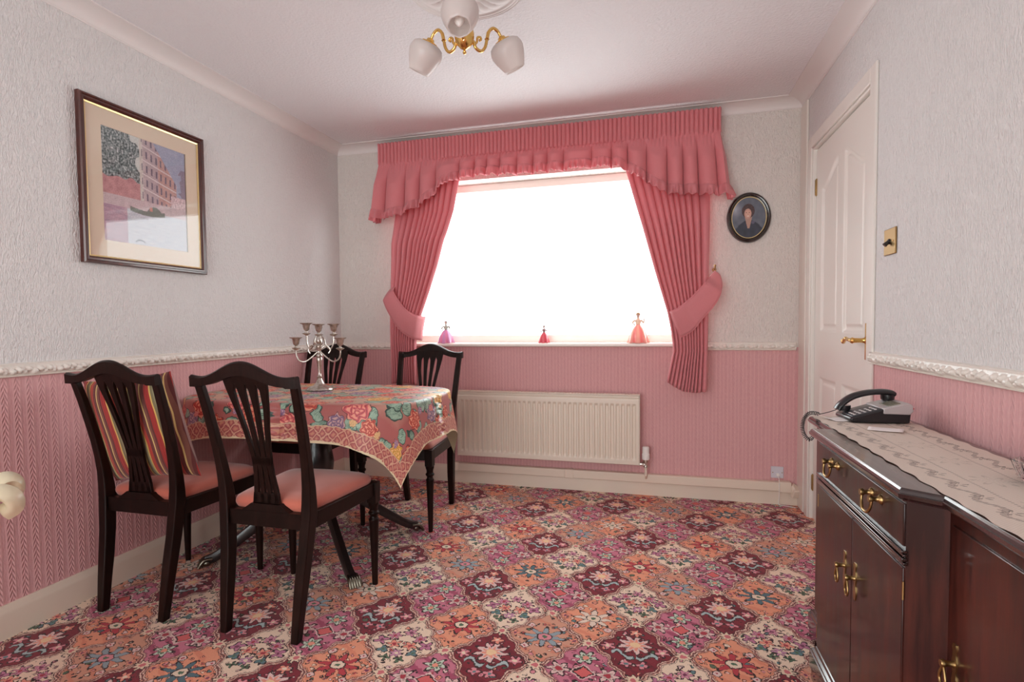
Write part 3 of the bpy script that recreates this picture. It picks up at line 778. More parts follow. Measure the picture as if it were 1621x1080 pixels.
# ================================================================== RADIATOR
RX0, RX1, RZ0, RZ1, RY = .915, 2.086, .200, .632, D - .095
rad = thing('radiator', 'cream single-panel radiator with vertical flutes under the window', 'radiator', ((RX0 + RX1) / 2, D, RZ0))
def P0(o, root): o.parent = root; o.matrix_parent_inverse = Matrix.Translation(-root.location); return o
NF = 35
def radfn(u, v):
    x = RX0 + (RX1 - RX0) * u; z = RZ0 + (RZ1 - RZ0) * v
    if u in (0, 1) or v in (0, 1): return (x, RY + .014, z)
    ch = (RX1 - RX0 - .03) / NF; s = (x - RX0 - .015) / ch; fr = s - math.floor(s)
    inside = 0 < s < NF and .035 < (z - RZ0) < (RZ1 - RZ0 - .055)
    d = 0
    if inside:
        e = min(1, ((z - RZ0) - .035) / .012, ((RZ1 - RZ0 - .055) - (z - RZ0)) / .012)
        g = .5 - .5 * math.cos(2 * PI * fr); g = min(1, g * 1.6); d = .009 * (1 - g) * e
        d = .009 * e * (1 if abs(fr - .5) < .22 else max(0, 1 - (abs(fr - .5) - .22) / .12))
    zz = RZ1 - RZ0 - (z - RZ0)
    if .018 < zz < .026: d += .003
    return (x, RY - .0 + d, z)
P0(MB().grid(radfn, 700, 80).build('front_panel', M_rad, angle=50), rad)
b = MB(); b.box(RX0, RX1, RY + .012, RY + .060, RZ0 + .006, RZ1 - .003)
P0(b.build('body', M_rad, bevel=.004), rad)
b = MB()
b.box(RX0 - .003, RX1 + .003, RY + .0, RY + .066, RZ1 - .002, RZ1 + .003)
for k in range(60):
    xx = RX0 + .02 + k * (RX1 - RX0 - .04) / 59; b.box(xx, xx + .009, RY + .012, RY + .052, RZ1 + .003, RZ1 + .0052)
P0(b.build('top_grille', M_rad), rad)
for xx in (RX0 - .003, RX1): P0(MB().box(xx, xx + .003, RY + .004, RY + .062, RZ0, RZ1).build('side_panel', M_rad), rad)
for xx in (RX0 + .2, RX1 - .2): P0(MB().box(xx, xx + .03, RY + .06, D - .002, RZ0 + .05, RZ1 - .05).build('bracket', M_rad), rad)
VX, VY = 2.124, RY + .02
vl = thing('radiator_valve', 'white thermostatic valve on a chrome tail at the radiator right end', 'radiator valve', (VX, VY, .138))
b = MB(); b.lathe([(.018, .236), (.0225, .240), (.0235, .272), (.0200, .276), (.0205, .282), (.0205, .312), (.016, .318)], (VX, VY, 0), 20)
P0(b.build('thermostat_head', M_white), vl)
b = MB(); b.lathe([(.015, .222), (.015, .236)], (VX, VY, 0), 12); b.lathe([(.010, .188), (.013, .19), (.013, .20), (.010, .205), (.012, .222)], (VX, VY, 0), 10)
b.tube([(RX1 - .0, VY, .208), (VX, VY, .208)], .009, 10); b.lathe([(.013, 0), (.013, .012)], (VX - .022, VY, .208), 6, axis=Matrix.Rotation(PI / 2, 3, 'Y'))
P0(b.build('valve_body', M_silver), vl)
b = MB(); b.tube([(VX, VY, .190), (VX, VY, .138)], .0075, 10); b.tube([(VX, VY, .14), (VX, VY + .03, .115), (VX, D - .03, .11)], .007, 8)
P0(b.build('pipe', M_rad), vl)

# phone socket
so = thing('phone_socket', 'grey-white telephone wall socket above the skirting near the corner', 'socket', (2.866, D, .155))
P0(MB().box(2.833, 2.900, D - .012, D, .155, .222).build('plate', mat('greyish_plastic', srgb(206, 204, 212), .4), bevel=.003), so)
P0(MB().box(2.860, 2.876, D - .024, D - .01, .168, .184).build('plug', M_white, bevel=.002), so)
for xx in (2.842, 2.891): P0(MB().lathe([(.003, 0), (.003, .002)], (xx, D - .012, .188), 8, axis=Matrix.Rotation(PI / 2, 3, 'X')).build('screw', M_agedbrass), so)
tag(MB().tube(smooth_path([(2.868, D - .022, .168), (2.869, D - .050, .155), (2.868, D - .058, .12), (2.869, D - .056, .06), (2.868, D - .050, .012), (2.90, D - .045, .004), (2.95, D - .07, .004)], 6), .0022, 6).build('telephone_cable', M_white), 'thin white telephone cable dropping from the wall socket to the carpet', 'cable')
# light switch
ls = thing('light_switch', 'brass light switch plate with black dolly on the wall beside the door', 'light switch', (W, 2.343, 1.353))
P0(MB().box(W - .006, W, 2.292, 2.395, 1.306, 1.400).build('switch_plate', M_agedbrass, bevel=.003), ls)
P0(MB().lathe([(.010, 0), (.010, .003), (.007, .006)], (W - .006, 2.343, 1.353), 14, axis=Matrix.Rotation(-PI / 2, 3, 'Y')).tube([(W - .008, 2.343, 1.353), (W - .022, 2.343, 1.340)], [.006, .008], 10).build('dolly', M_black), ls)
for yy in (2.312, 2.374): P0(MB().lathe([(.003, 0), (.003, .0015)], (W - .006, yy, 1.353), 8, axis=Matrix.Rotation(-PI / 2, 3, 'Y')).build('screw', M_brass), ls)

# ================================================================== PICTURES
def frame_sweep(b, corners, prof, origin, ux, uz, un_):
    """rectangular frame: corners (a,z) list, prof [(inward, out)]"""
    n = len(corners); rings = []
    cx = sum(c[0] for c in corners) / n; cz = sum(c[1] for c in corners) / n
    for (a, z) in corners:
        sx = 1 if a < cx else -1; sz = 1 if z < cz else -1
        rings.append([tuple(Vector(origin) + Vector(ux) * (a + sx * i) + Vector(uz) * (z + sz * i) + Vector(un_) * o_) for i, o_ in prof])
    b.loft(rings, closed_path=True)
py0, py1, pz0, pz1 = 1.700, 2.334, 1.335, 2.003
pic = thing('framed_print', 'framed canal scene print in red-brown frame hanging on the left wall', 'picture', (0, (py0 + py1) / 2, pz0))
b = MB(); cs = [(py0, pz0), (py1, pz0), (py1, pz1), (py0, pz1)]
frame_sweep(b, cs, [(0, .002), (0, .020), (.004, .026), (.010, .027), (.013, .022), (.020, .022), (.026, .016), (.028, .010), (.028, .002)], (0, 0, 0), (0, 1, 0), (0, 0, 1), (1, 0, 0))
P0(b.build('frame', M_frame, angle=25), pic)
b = MB(); frame_sweep(b, cs, [(.028, .006), (.028, .013), (.034, .011), (.035, .006)], (0, 0, 0), (0, 1, 0), (0, 0, 1), (1, 0, 0)); P0(b.build('gilt_slip', M_gold, angle=25), pic)
qy0, qy1, qz0, qz1 = 1.800, 2.226, 1.425, 1.917
b = MB(); frame_sweep(b, [(py0 + .03, pz0 + .03), (py1 - .03, pz0 + .03), (py1 - .03, pz1 - .03), (py0 + .03, pz1 - .03)], [(0, .004), (0, .008), (.069, .008), (.0715, .0065), (.0715, .004)], (0, 0, 0), (0, 1, 0), (0, 0, 1), (1, 0, 0))
P0(b.build('mount', mat('cream_mount_card', srgb(226, 208, 186), .9), angle=25), pic)
# the print: canal between houses, tree on the left, pale water
from mathutils import noise as mn
def scene_col(u, v):
    n = mn.noise(Vector((u * 22, v * 22, 1))); n2 = mn.noise(Vector((u * 60, v * 60, 4))); n3 = mn.noise(Vector((u * 9, v * 9, 9)))
    sky = (150, 158, 184); c = sky
    roof = 1.02 - (u - .42) * .28 - max(0, u - .58) * .85
    if v > .42:
        c = (150 + 14 * n, 156 + 12 * n, 182 + 8 * n)
        if .30 < u < .88 and v < roof:
            sh = (u - .30) / .58
            c = (196 - 40 * sh + 14 * n, 176 - 50 * sh + 12 * n, 174 - 36 * sh + 12 * n)
            if u < .46: c = (206 + 10 * n, 196 + 10 * n, 188 + 8 * n)
            if u > .64: c = (186 + 16 * n, 140 + 14 * n, 132 + 12 * n)
            px = ((u - .30) * 17) % 1; pz = ((v - .42 + (u - .4) * .22) * 8) % 1
            if .28 < px < .62 and .25 < pz < .75 and u > .44: c = (92 + 20 * n, 78 + 20 * n, 98 + 20 * n)
            if pz < .08 and u > .44: c = (222, 206, 208)
        if u > .93 - .05 * n and v < .80: c = (122 + 10 * n, 112, 132)
        if u > .80 and v < .53: c = (208 + 50 * n2, 180 + 50 * n2, 184 + 50 * n2)
        if u < .42:
            if v < .64: c = (186 + 20 * n, 122 + 20 * n, 124 + 18 * n)
            if v > .58 + .08 * n3 and u < .36 - .38 * (v - .58) + .1 * n3 + .12: c = (100 + 150 * n2 + 50 * n, 112 + 140 * n2 + 44 * n, 112 + 140 * n2 + 44 * n)
            elif v > .62: c = (206 + 12 * n, 208 + 10 * n, 202 + 10 * n)
    else:
        t = v / .42; rr = mn.noise(Vector((u * 10, v * 70, 3)))
        c = (190 + 22 * rr, 194 + 20 * rr, 206 + 16 * rr)
        if u < .26: c = (168 + 30 * rr, 130 + 26 * rr, 150 + 20 * rr)
        if t > .78: c = (196 + 14 * n, 172 + 14 * n, 176 + 14 * n)
        # gondola
        g = ((u - .50) / .21); gb = .335 - .02 * (1 - g * g)
        if abs(g) < 1 and gb - .022 < v < gb + .018 + .05 * max(0, 1 - ((u - .58) / .09) ** 2): c = (84, 92, 82)
        if abs(u - .54) < .02 and abs(v - .36) < .018: c = (196, 110, 96)
        if abs(u - .40) < .06 and abs(v - .045 - .02 * math.cos((u - .4) * 26)) < .007: c = (110, 116, 134)
    n4 = mn.noise(Vector((u * 110, v * 110, 7))) * 26; k_ = .86
    return srgb(*[max(20, min(245, (q + n4) * k_ + 205 * (1 - k_))) for q in c])
gn, gm = 200, 230
MBp = MB().grid(lambda u, v: (.0065, qy0 + (qy1 - qy0) * u, qz0 + (qz1 - qz0) * v), gn, gm)
P0(MBp.build('print', M_print, smooth=False, ink=lambda k: scene_col((k % (gn + 1)) / gn, (k // (gn + 1)) / gm)), pic)
P0(MB().box(.0100, .0112, py0 + .027, py1 - .027, pz0 + .027, pz1 - .027).build('glass', M_glass, smooth=False), pic)
# oval portrait
ox, oz, orx, orz = 2.702, 1.680, .120, .146
ov = thing('oval_portrait', 'small oval dark-framed portrait photograph right of the curtains', 'picture', (ox, D, oz))
def oval_sweep(prof, m_, name, n=72):
    rings = []
    for k in range(n):
        a = 2 * PI * k / n; rings.append([(ox + (orx - i) * math.cos(a), D - o_, oz + (orz - i) * math.sin(a)) for i, o_ in prof])
    b = MB(); b.loft(rings, closed_path=True); return P0(b.build(name, m_, angle=30), ov)
oval_sweep([(0, .001), (0, .010), (.005, .020), (.012, .023), (.018, .021), (.022, .013), (.026, .012), (.027, .001)], mat('dark_oval_frame', (.014, .005, .003, 1), .2, coat=.7), 'frame')
oval_sweep([(.026, .010), (.026, .0135), (.0285, .0135), (.030, .010)], M_gold, 'gilt_slip')
def por(u, v):
    n = mn.noise(Vector((u * 9, v * 9, 2))); n2 = mn.noise(Vector((u * 30, v * 30, 5)))
    c = (98 + 12 * n, 104 + 12 * n, 116 + 10 * n)
    l = math.exp(-((u - .12) / .12) ** 2 - ((v - .72) / .16) ** 2); c = tuple(q + 70 * l for q in c)
    # shoulders in a dark top
    sd = abs(u - .50) / .42
    if v < .44 - .26 * sd * sd and sd < 1: c = (52 + 10 * n, 56 + 10 * n, 70 + 12 * n)
    if ((u - .62) / .05) ** 2 + ((v - .38) / .04) ** 2 < 1: c = (92, 92, 112)
    if abs(u - .49) < .085 - (.44 - v) * .28 and .24 < v < .52: c = (176, 142, 128)
    if ((u - .48) / .185) ** 2 + ((v - .66) / .175) ** 2 < 1: c = (74 + 30 * n2, 54 + 20 * n2, 54 + 18 * n2)
    f = ((u - .47) / .105) ** 2 + ((v - .595) / .125) ** 2
    if f < 1:
        c = (214 - 26 * f, 172 - 26 * f, 154 - 22 * f)
        for ex in (-.04, .04):
            if ((u - .47 - ex) / .016) ** 2 + ((v - .62) / .009) ** 2 < 1: c = (70, 50, 48)
        if ((u - .475) / .035) ** 2 + ((v - .535 - 4 * (u - .475) ** 2) / .009) ** 2 < 1: c = (226, 214, 206)
        if abs(u - .475) < .01 and .565 < v < .60: c = (186, 140, 124)
    return srgb(*[max(10, min(245, q)) for q in c])
g1, g2 = 100, 90
b = MB(); rings_ = 60
vs_ = [(ox, D - .0105, oz)]; fs = []
for r_ in range(1, rings_ + 1):
    for k in range(120):
        a = 2 * PI * k / 120; rr = r_ / rings_; vs_.append((ox + (orx - .0275) * rr * math.cos(a), D - .0105, oz + (orz - .0275) * rr * math.sin(a)))
for k in range(120): fs.append((0, 1 + k, 1 + (k + 1) % 120))
for r_ in range(1, rings_):
    for k in range(120):
        a0 = 1 + (r_ - 1) * 120; a1 = a0 + 120; fs.append((a0 + k, a1 + k, a1 + (k + 1) % 120, a0 + (k + 1) % 120))
b.add(vs_, fs)
P0(b.build('photograph', M_photo, smooth=False, ink=lambda k: por((vs_[k][0] - ox + orx - .027) / (2 * (orx - .027)), (vs_[k][2] - oz + orz - .027) / (2 * (orz - .027)))), ov)

# ================================================================== CEILING ROSE AND LAMP
cx0, cy0 = 1.492, 2.030
rx, ry = 1.495, 2.045
def rose_r(u, v):
    a = 2 * PI * u; r = .012 + .213 * v
    rn = r / .225
    h = .006
    if rn > .86: h = .005 + .006 * abs(math.sin((rn - .86) / .14 * PI * 2.5)) ** .6
    elif rn > .34:
        t = (rn - .34) / .52; h = .006 + .010 * math.sin(PI * min(1, t * 1.1)) * (abs(math.sin(a * 12 + 1.2 * t)) ** .5) * 1.3 + .008 * (1 - t)
    elif rn > .26: h = .022
    else: h = .016 + .006 * math.cos(a * 8)
    if v == 1: h = 0
    return (rx + r * math.cos(a), ry + r * math.sin(a), H - h)
tag(MB().grid(rose_r, 240, 60).build('ceiling_rose', M_cove, angle=60), 'white plaster ceiling rose with fluted petals above the brass lamp', 'ceiling rose')
lamp = thing('ceiling_lamp', 'brass three-arm ceiling lamp with frosted white tulip shades', 'ceiling lamp', (cx0, cy0, H))
b = MB()
zb = 2.138
b.lathe([(.002, -.062), (.006, -.060), (.0075, -.055), (.004, -.050), (.004, -.046), (.010, -.043), (.018, -.038), (.030, -.024), (.036, -.004), (.037, .010), (.034, .026), (.022, .042), (.010, .050), (.009, .060), (.012, .066), (.008, .072), (.008, .15), (.030, .165), (.050, .18), (.052, .195)], (cx0, cy0, zb), 28)
P0(b.build('lamp_body', M_brass, angle=50), lamp)
for ang in (-76, 164, 44):
    a = math.radians(ang); dx, dy = math.cos(a), math.sin(a)
    q = lambda r, z: (cx0 + dx * r * 1.05, cy0 + dy * r * 1.05, zb + z + max(0, min(1, (r - .07) / .03)) * .014)
    arm = MB()
    path = smooth_path([q(.034, -.006), q(.046, -.030), q(.066, -.036), q(.082, -.024), q(.090, .004), q(.098, .030), q(.116, .046), q(.136, .038), q(.150, .016)], 6)
    arm.tube(path, [.0062] * 6 + [.0062] * 6 + [.0058] * 6 + [.006] * 6 + [.0068] * 6 + [.006] * 6 + [.006] * 6 + [.0055] * 6 + [.006], 10)
    arm.lathe([(.006, -.004), (.0095, 0), (.006, .004)], q(.090, .004), 10)
    arm.tube(smooth_path([q(.040, -.018), q(.050, -.004), q(.052, .010), q(.062, .014), q(.066, .006), q(.060, .002)], 5), [.0048] * 20 + [.004] * 5 + [.005], 8)
    P0(arm.build('arm', M_brass, angle=60), lamp)
    # shade axis: outward and down
    axd = Vector((dx * .50, dy * .50, -.866)).normalized(); rot = Vector((0, 0, 1)).rotation_difference(axd).to_matrix()
    c = q(.150, .018)
    g = MB(); g.lathe([(.008, -.006), (.014, -.003), (.016, .004), (.030, .008), (.031, .016), (.027, .020)], c, 20, axis=rot)
    for k in range(3):
        aa = k * 2 * PI / 3; g.ball(tuple(Vector(c) + rot @ Vector((.032 * math.cos(aa), .032 * math.sin(aa), .013))), .004, 6)
    P0(g.build('shade_holder', M_brass, angle=50), lamp)
    s = MB()
    prof = [(.024, .012), (.042, .015), (.056, .024), (.0625, .040), (.0635, .054), (.058, .076), (.049, .098), (.041, .114), (.037, .124)]
    s.lathe(prof, c, 36, lambda t_, r, z: r * (1 + (.03 * math.sin(8 * t_) * max(0, (z - .06) / .07))), axis=rot, cap=False)
    P0(s.build('lamp_shade', M_opal, solid=.003, angle=80), lamp)
    bl = MB(); bl.lathe([(.012, .02), (.013, .045), (.018, .07), (.017, .095), (.010, .112), (.003, .12)], c, 16, axis=rot); P0(bl.build('bulb', M_bulb), lamp)

# ================================================================== CHAIRS
def back_y(z): return lerp([(0, -.238), (.12, -.222), (.30, -.195), (.43, -.183), (.50, -.185), (.62, -.205), (.78, -.245), (.96, -.300)], z)
def stile_x(z): return lerp([(0, .143), (.20, .152), (.43, .168), (.60, .176), (.90, .190)], z)
def make_chair(label):
    t = thing('dining_chair', label, 'chair')
    for s in (-1, 1):                                           # rear legs run up into the back stiles
        b = MB(); zs = [0, .04, .12, .2, .3, .38, .43, .47, .52, .58, .65, .72, .8, .86, .905]
        rings = []
        for z in zs:
            wx = lerp([(0, .014), (.2, .018), (.43, .019), (.6, .0155), (.905, .0145)], z); wy = lerp([(0, .016), (.2, .021), (.43, .024), (.6, .015), (.905, .012)], z)
            x = s * stile_x(z); y = back_y(z); rings.append([(x - wx, y - wy, z), (x + wx, y - wy, z), (x + wx, y + wy, z), (x - wx, y + wy, z)])
        b.loft(rings); b.build('rear_leg', M_chair, t, bevel=.004)
        b = MB(); fx, fy = s * .196, .225
        rings = []
        for z, hw in ((.345, .020), (.43, .021)): rings.append([(fx - hw, fy - hw, z), (fx + hw, fy - hw, z), (fx + hw, fy + hw, z), (fx - hw, fy + hw, z)])
        b.loft(rings)
        b.lathe([(.0115, 0), (.0125, .03), (.0165, .18), (.020, .265), (.0215, .275), (.0165, .282), (.0155, .290), (.022, .298), (.023, .304), (.017, .312), (.018, .325), (.0225, .336), (.0225, .346)], (fx, fy, 0), 16)
        b.build('front_leg', M_chair, t, bevel=.0015)
    # crest rail
    b = MB(); n = 48; rings = []
    for k in range(n + 1):
        u = -1 + 2 * k / n; x = u * .207
        c = (.5 + .5 * math.cos(PI * min(1, abs(u) / .80))); top = .908 + .052 * c + (.004 * max(0, (abs(u) - .85) / .15))
        low = .878 + .036 * c - .002
        if abs(u) > .80: low -= .004
        yy = back_y(.92) - .012 * (1 - u * u)
        th = .013; zc = (top + low) / 2
        rings.append([(x, yy - th, low), (x, yy + th, low), (x, yy + th * 1.05, zc), (x, yy + th * .8, top - .004), (x, yy + th * .2, top), (x, yy - th * .5, top), (x, yy - th * 1.15, top - .006), (x, yy - th * 1.1, zc)])
    b.loft(rings); b.build('crest_rail', M_chair, t, angle=50)
    # splat: four slats drawn in at the waist
    b = MB(); zt, zw, z0 = .915, .600, .452
    zs = [z0 + (zt - z0) * k / 60 for k in range(61)]
    def slat(fc, fw, za, zb_):
        rings = []
        for z in [q for q in zs if za - 1e-6 <= q <= zb_ + 1e-6]:
            c = fc(z); w_ = fw(z); y = back_y(z) + .000; h_ = .0065
            rings.append([(c - w_, y - h_, z), (c + w_, y - h_, z), (c + w_, y + h_, z), (c - w_, y + h_, z)])
        if len(rings) > 1: b.loft(rings)
    def half(z):     # half width of the whole splat
        return lerp([(.45, .054), (.50, .048), (.56, .040), (.60, .0385), (.65, .042), (.72, .052), (.80, .068), (.86, .080), (.92, .088)], z)
    for k in range(4):
        q = (-1 + 2 * k / 3)
        fw = lambda z: lerp([(.45, .0095), (.50, .0085), (.56, .0085), (.60, .0100), (.64, .0085), (.70, .0078), (.80, .0095), (.86, .014), (.885, .022), (.92, .026)], z)
        slat(lambda z, q=q, fw=fw: q * (half(z) - fw(z)), fw, z0, zt)
    slat(lambda z: 0.0, lambda z: half(z), .585, .622); slat(lambda z: 0.0, lambda z: half(z) + .001, .45, .492)
    b.build('splat', M_chair, t, angle=50, bevel=.0015)
    # rails
    b = MB(); b.box(-.16, .16, -.198, -.172, .372, .425)
    rings = []
    for k in range(17):
        u = -1 + 2 * k / 16; h_ = .452 if abs(u) < .42 else (.452 - .026 * min(1, (abs(u) - .42) / .16)); x = u * .155
        rings.append([(x, -.197, .42), (x, -.173, .42), (x, -.173, h_), (x, -.197, h_)])
    b.loft(rings); b.build('rear_rail', M_chair, t, angle=30)
    b = MB()
    rings = []
    for k in range(15):
        u = -1 + 2 * k / 14; x = u * .19; y = .225 + .018 * (1 - u * u); rings.append([(x, y - .01, .375), (x, y + .012, .375), (x, y + .012, .430), (x, y - .01, .430)])
    b.loft(rings); b.build('front_rail', M_chair, t, angle=30)
    for s in (-1, 1):
        b = MB(); b.loft([[(s * .170 - .01, -.18, .372), (s * .170 + .01, -.18, .372), (s * .170 + .01, -.18, .430), (s * .170 - .01, -.18, .430)], [(s * .200 - .01, .215, .375), (s * .200 + .01, .215, .375), (s * .200 + .01, .215, .430), (s * .200 - .01, .215, .430)]])
        b.build('side_rail', M_chair, t, bevel=.003)
    # drop-in seat
    def seat(u, v):
        a = 2 * PI * u
        return None
    b = MB(); N = 40; rings = []
    def outline(k, ins):
        a = 2 * PI * k / N; ca, sa = math.cos(a), math.sin(a); e = .22
        X = math.copysign(abs(ca) ** e, ca); Yv = math.copysign(abs(sa) ** e, sa)
        y = .030 + Yv * (.205 - ins); hw = (.166 + (.205 - .166) * (y + .18) / .42) - ins
        return X * hw, y + (.020 * (1 - X * X) if Yv > .5 else 0)
    for ins, z in ((.006, .424), (.001, .436), (.0, .446), (.006, .458), (.02, .466), (.06, .472), (.12, .475), (.16, .476)):
        rings.append([(*outline(k, ins), z) for k in range(N)])
    b.loft(rings); b.build('seat', M_velvet, t, angle=60)
    return t
def copy_tree(o):
    r = o.copy(); COL.objects.link(r)
    for ch in list(o.children):
        c = ch.copy(); COL.objects.link(c); c.parent = r
    return r
ch0 = make_chair('')
CH = [((.300, 1.850), 0.0, 'dark mahogany dining chair nearest the left wall, with the striped cushion on its seat'),
      ((.862, 1.850), 0.0, 'dark mahogany dining chair with bare coral seat, back turned, in front of the table'),
      ((.862, 2.910), PI, 'dark mahogany dining chair behind the table, in front of the left end of the radiator'),
      ((.222, 2.900), PI, 'dark mahogany dining chair in the far left corner, behind the table')]
for k, ((x, y), rz, lab) in enumerate(CH):
    c = ch0 if k == 0 else copy_tree(ch0)
    c.location = (x, y, 0); c.rotation_euler = (0, 0, rz); c['label'] = lab; c['category'] = 'chair'; c['group'] = 'matching dining chairs round the table'

# cushion leaning on the left chair
cu = MB(); N = 34
def cus(u, v, side):
    X = 2 * u - 1; Z = 2 * v - 1; k = (max(0, 1 - X ** 4)) ** .5 * (max(0, 1 - Z ** 4)) ** .5
    pin = 1 - .07 * (1 - abs(X)) * abs(Z) ** 3
    x = X * .205 * (1 - .06 * (1 - Z * Z) * abs(X) ** 4); z = Z * .210 * (1 - .07 * (1 - X * X) * abs(Z) ** 4)
    return (x, side * .046 * k, z)
cu.grid(lambda u, v: cus(u, v, -1), N, N); nv0 = len(cu.v); cu.grid(lambda u, v: cus(u, v, 1), N, N, flip=True)
vv = list(cu.v)
o = cu.build('cushion', M_stripe, angle=89, uv=lambda k: (vv[k][0] + .3, vv[k][2] + .3))
o.location = (.285, 1.692, .688); o.rotation_euler = (math.radians(12), math.radians(-6), math.radians(2))
tag(o, 'red, gold and olive striped square cushion leaning on the left-hand chair', 'cushion')

# ================================================================== TABLE
TX, TY = .61, 2.41
tb = thing('dining_table', 'dark wooden pedestal dining table hidden under the floral cloth', 'table', (TX, TY, 0))
HA, HB, TZ = .585, .375, .745
def sup(a, A, B, e=.5):
    ca, sa = math.cos(a), math.sin(a); return A * math.copysign(abs(ca) ** e, ca), B * math.copysign(abs(sa) ** e, sa)
NT = 96
b = MB(); rings = []
for ins, z in ((.02, TZ - .030), (.0, TZ - .026), (.0, TZ - .008), (.006, TZ)):
    rings.append([(*sup(2 * PI * k / NT, HA - ins, HB - ins), z) for k in range(NT)])
b.loft(rings); b.build('tabletop', M_table, tb, angle=40)
b = MB(); rings = []
for z in (TZ - .105, TZ - .030):
    rings.append([(*sup(2 * PI * k / NT, HA - .12, HB - .08, .35), z) for k in range(NT)])
b.loft(rings); b.build('apron', M_table, tb, angle=40)
b = MB(); b.lathe([(.10, .64), (.10, .625), (.05, .60), (.045, .56), (.065, .50), (.078, .42), (.070, .35), (.045, .31), (.055, .29), (.075, .27), (.075, .20), (.06, .18), (.03, .165)][::-1], (0, -.05, 0), 28)
b.build('pedestal', M_table, tb, angle=45)
for sx, sy in ((1, 1), (-1, 1), (1, -1), (-1, -1)):
    ex, ey = sx * .37, -.05 + sy * .325
    d = Vector((ex, ey + .05, 0)).normalized(); P = smooth_path([(d.x * .05, -.05 + d.y * .05, .235), (ex * .35, -.05 + (ey + .05) * .35, .225), (ex * .62, -.05 + (ey + .05) * .62, .135), (ex * .88, -.05 + (ey + .05) * .88, .050), (ex, ey, .030)], 6)
    sec = lambda i: [(-.017, -.026 + .010 * i / 24), (.017, -.026 + .010 * i / 24), (.020, 0), (.012, .028 - .012 * i / 24), (-.012, .028 - .012 * i / 24), (-.020, 0)]
    lg = MB().sweep(P, sec).build('table_leg', M_table, tb, angle=40)
    c = MB(); base = Vector((ex, ey, 0))
    rot = math.atan2(d.y, d.x)
    rm = Matrix.Rotation(rot, 3, 'Z')
    for k in range(-2, 3):
        p0 = rm @ Vector((-.026, k * .008, .036)); p1 = rm @ Vector((.006, k * .0095, .034)); p2 = rm @ Vector((.026, k * .0105, .010)); p3 = rm @ Vector((.030, k * .0105, .004))
        c.tube(smooth_path([base + p0, base + p1, base + p2, base + p3], 4), [.008] * 4 + [.0085] * 4 + [.007] * 4 + [.004], 8)
    c.ball(tuple(base + rm @ Vector((-.004, 0, .018))), .022, 10, (1, 1, .8))
    cc = c.build('claw_foot', M_claw, lg, angle=60)

# tablecloth: rectangle draped over the superellipse top, long points at the corners
CA, CB = .79, .545
CZ = TZ + .004
outl = [Vector((*sup(2 * PI * k / 720, HA + .004, HB + .004), 0)) for k in range(720)]
cum = [0]
for k in range(720): cum.append(cum[-1] + (outl[(k + 1) % 720] - outl[k]).length)
def inside(q): return (abs(q.x) / (HA + .004)) ** 4 + (abs(q.y) / (HB + .004)) ** 4 <= 1
def drape(u, v):
    q = Vector(((2 * u - 1) * CA, (2 * v - 1) * CB, 0))
    if inside(q): return (TX + q.x, TY + q.y, CZ)
    best = min(range(720), key=lambda k: (outl[k] - q).length_squared)
    p = outl[best]; d = (q - p).length
    tn = (outl[(best + 1) % 720] - outl[best - 1]).normalized(); nrm = Vector((tn.y, -tn.x, 0))
    s = cum[best]
    # corner-ness: how fast distances fan out
    cr = min(1, abs(p.x) / HA) ** 3 * min(1, abs(p.y) / HB) ** 3
    sag = max(0, d - .012)
    f = math.sin(s * 2 * PI / .21 + .6) * .5 + math.sin(s * 2 * PI / .37) * .35
    amp = .05 * min(1, sag / .2) * (.35 + 1.6 * cr)
    out = min(d, .012) + .10 * sag + amp * (f * .5 + .25)
    z = CZ - .004 * min(1, d / .012) - sag * .965
    X, Y = TX + p.x + nrm.x * out, TY + p.y + nrm.y * out
    X = max(X, .014 + .004 * math.sin(Y * 30))
    if X < .47 and (Y > 2.62 or Y < 2.13): z = max(z, .484 + .003 * math.sin(X * 50))
    return (X, Y, z)
nu, nv = 170, 120
cl = MB().grid(drape, nu, nv)
o = cl.build('tablecloth', M_cloth, angle=89, uv=lambda k: ((2 * (k % (nu + 1)) / nu - 1) * CA, (2 * (k // (nu + 1)) / nv - 1) * CB))
tag(o, 'floral tapestry tablecloth with peonies and trellis border over the dining table', 'tablecloth')

# candelabra
kx, ky, kz = .548, 2.49, CZ + .001
cd = thing('candelabra', 'silver five-cup candelabra standing on the floral tablecloth', 'candelabra', (kx, ky, kz))
b = MB(); b.lathe([(.064, 0), (.066, .004), (.060, .012), (.050, .017), (.044, .020), (.030, .026), (.020, .038), (.013, .052), (.010, .060)], (0, 0, 0), 36, lambda a, r, z: r * (1 + (.03 * math.sin(16 * a) if z < .02 else 0)))
b.build('foot', M_silver, cd, angle=60)
b = MB(); b.lathe([(.009, .058), (.013, .062), (.014, .068), (.008, .072), (.0085, .09), (.013, .145), (.0155, .160), (.012, .166), (.016, .170), (.016, .176), (.008, .186), (.007, .20), (.015, .215), (.016, .222), (.008, .232), (.014, .245), (.014, .252), (.007, .262), (.006, .28)], (0, 0, 0), 20)
b.build('stem', M_silver, cd, angle=60)
def cup(x, y, z, par):
    c = MB(); c.lathe([(.003, -.034), (.008, -.030), (.020, -.024), (.021, -.021), (.007, -.016), (.006, -.010), (.014, -.002), (.0175, .012), (.019, .024), (.030, .029), (.031, .032), (.018, .031), (.013, .028), (.012, .012), (.002, .010)], (x, y, z), 24, lambda a, r, z_: r * (1 + (.05 * math.sin(10 * a) if r > .026 else 0)), cap=True)
    c.build('candle_cup', M_silver, par, angle=60)
cup(0, 0, .302, cd)
vw = Vector((.96, .276, 0)); vd_ = Vector((-.276, .96, 0))
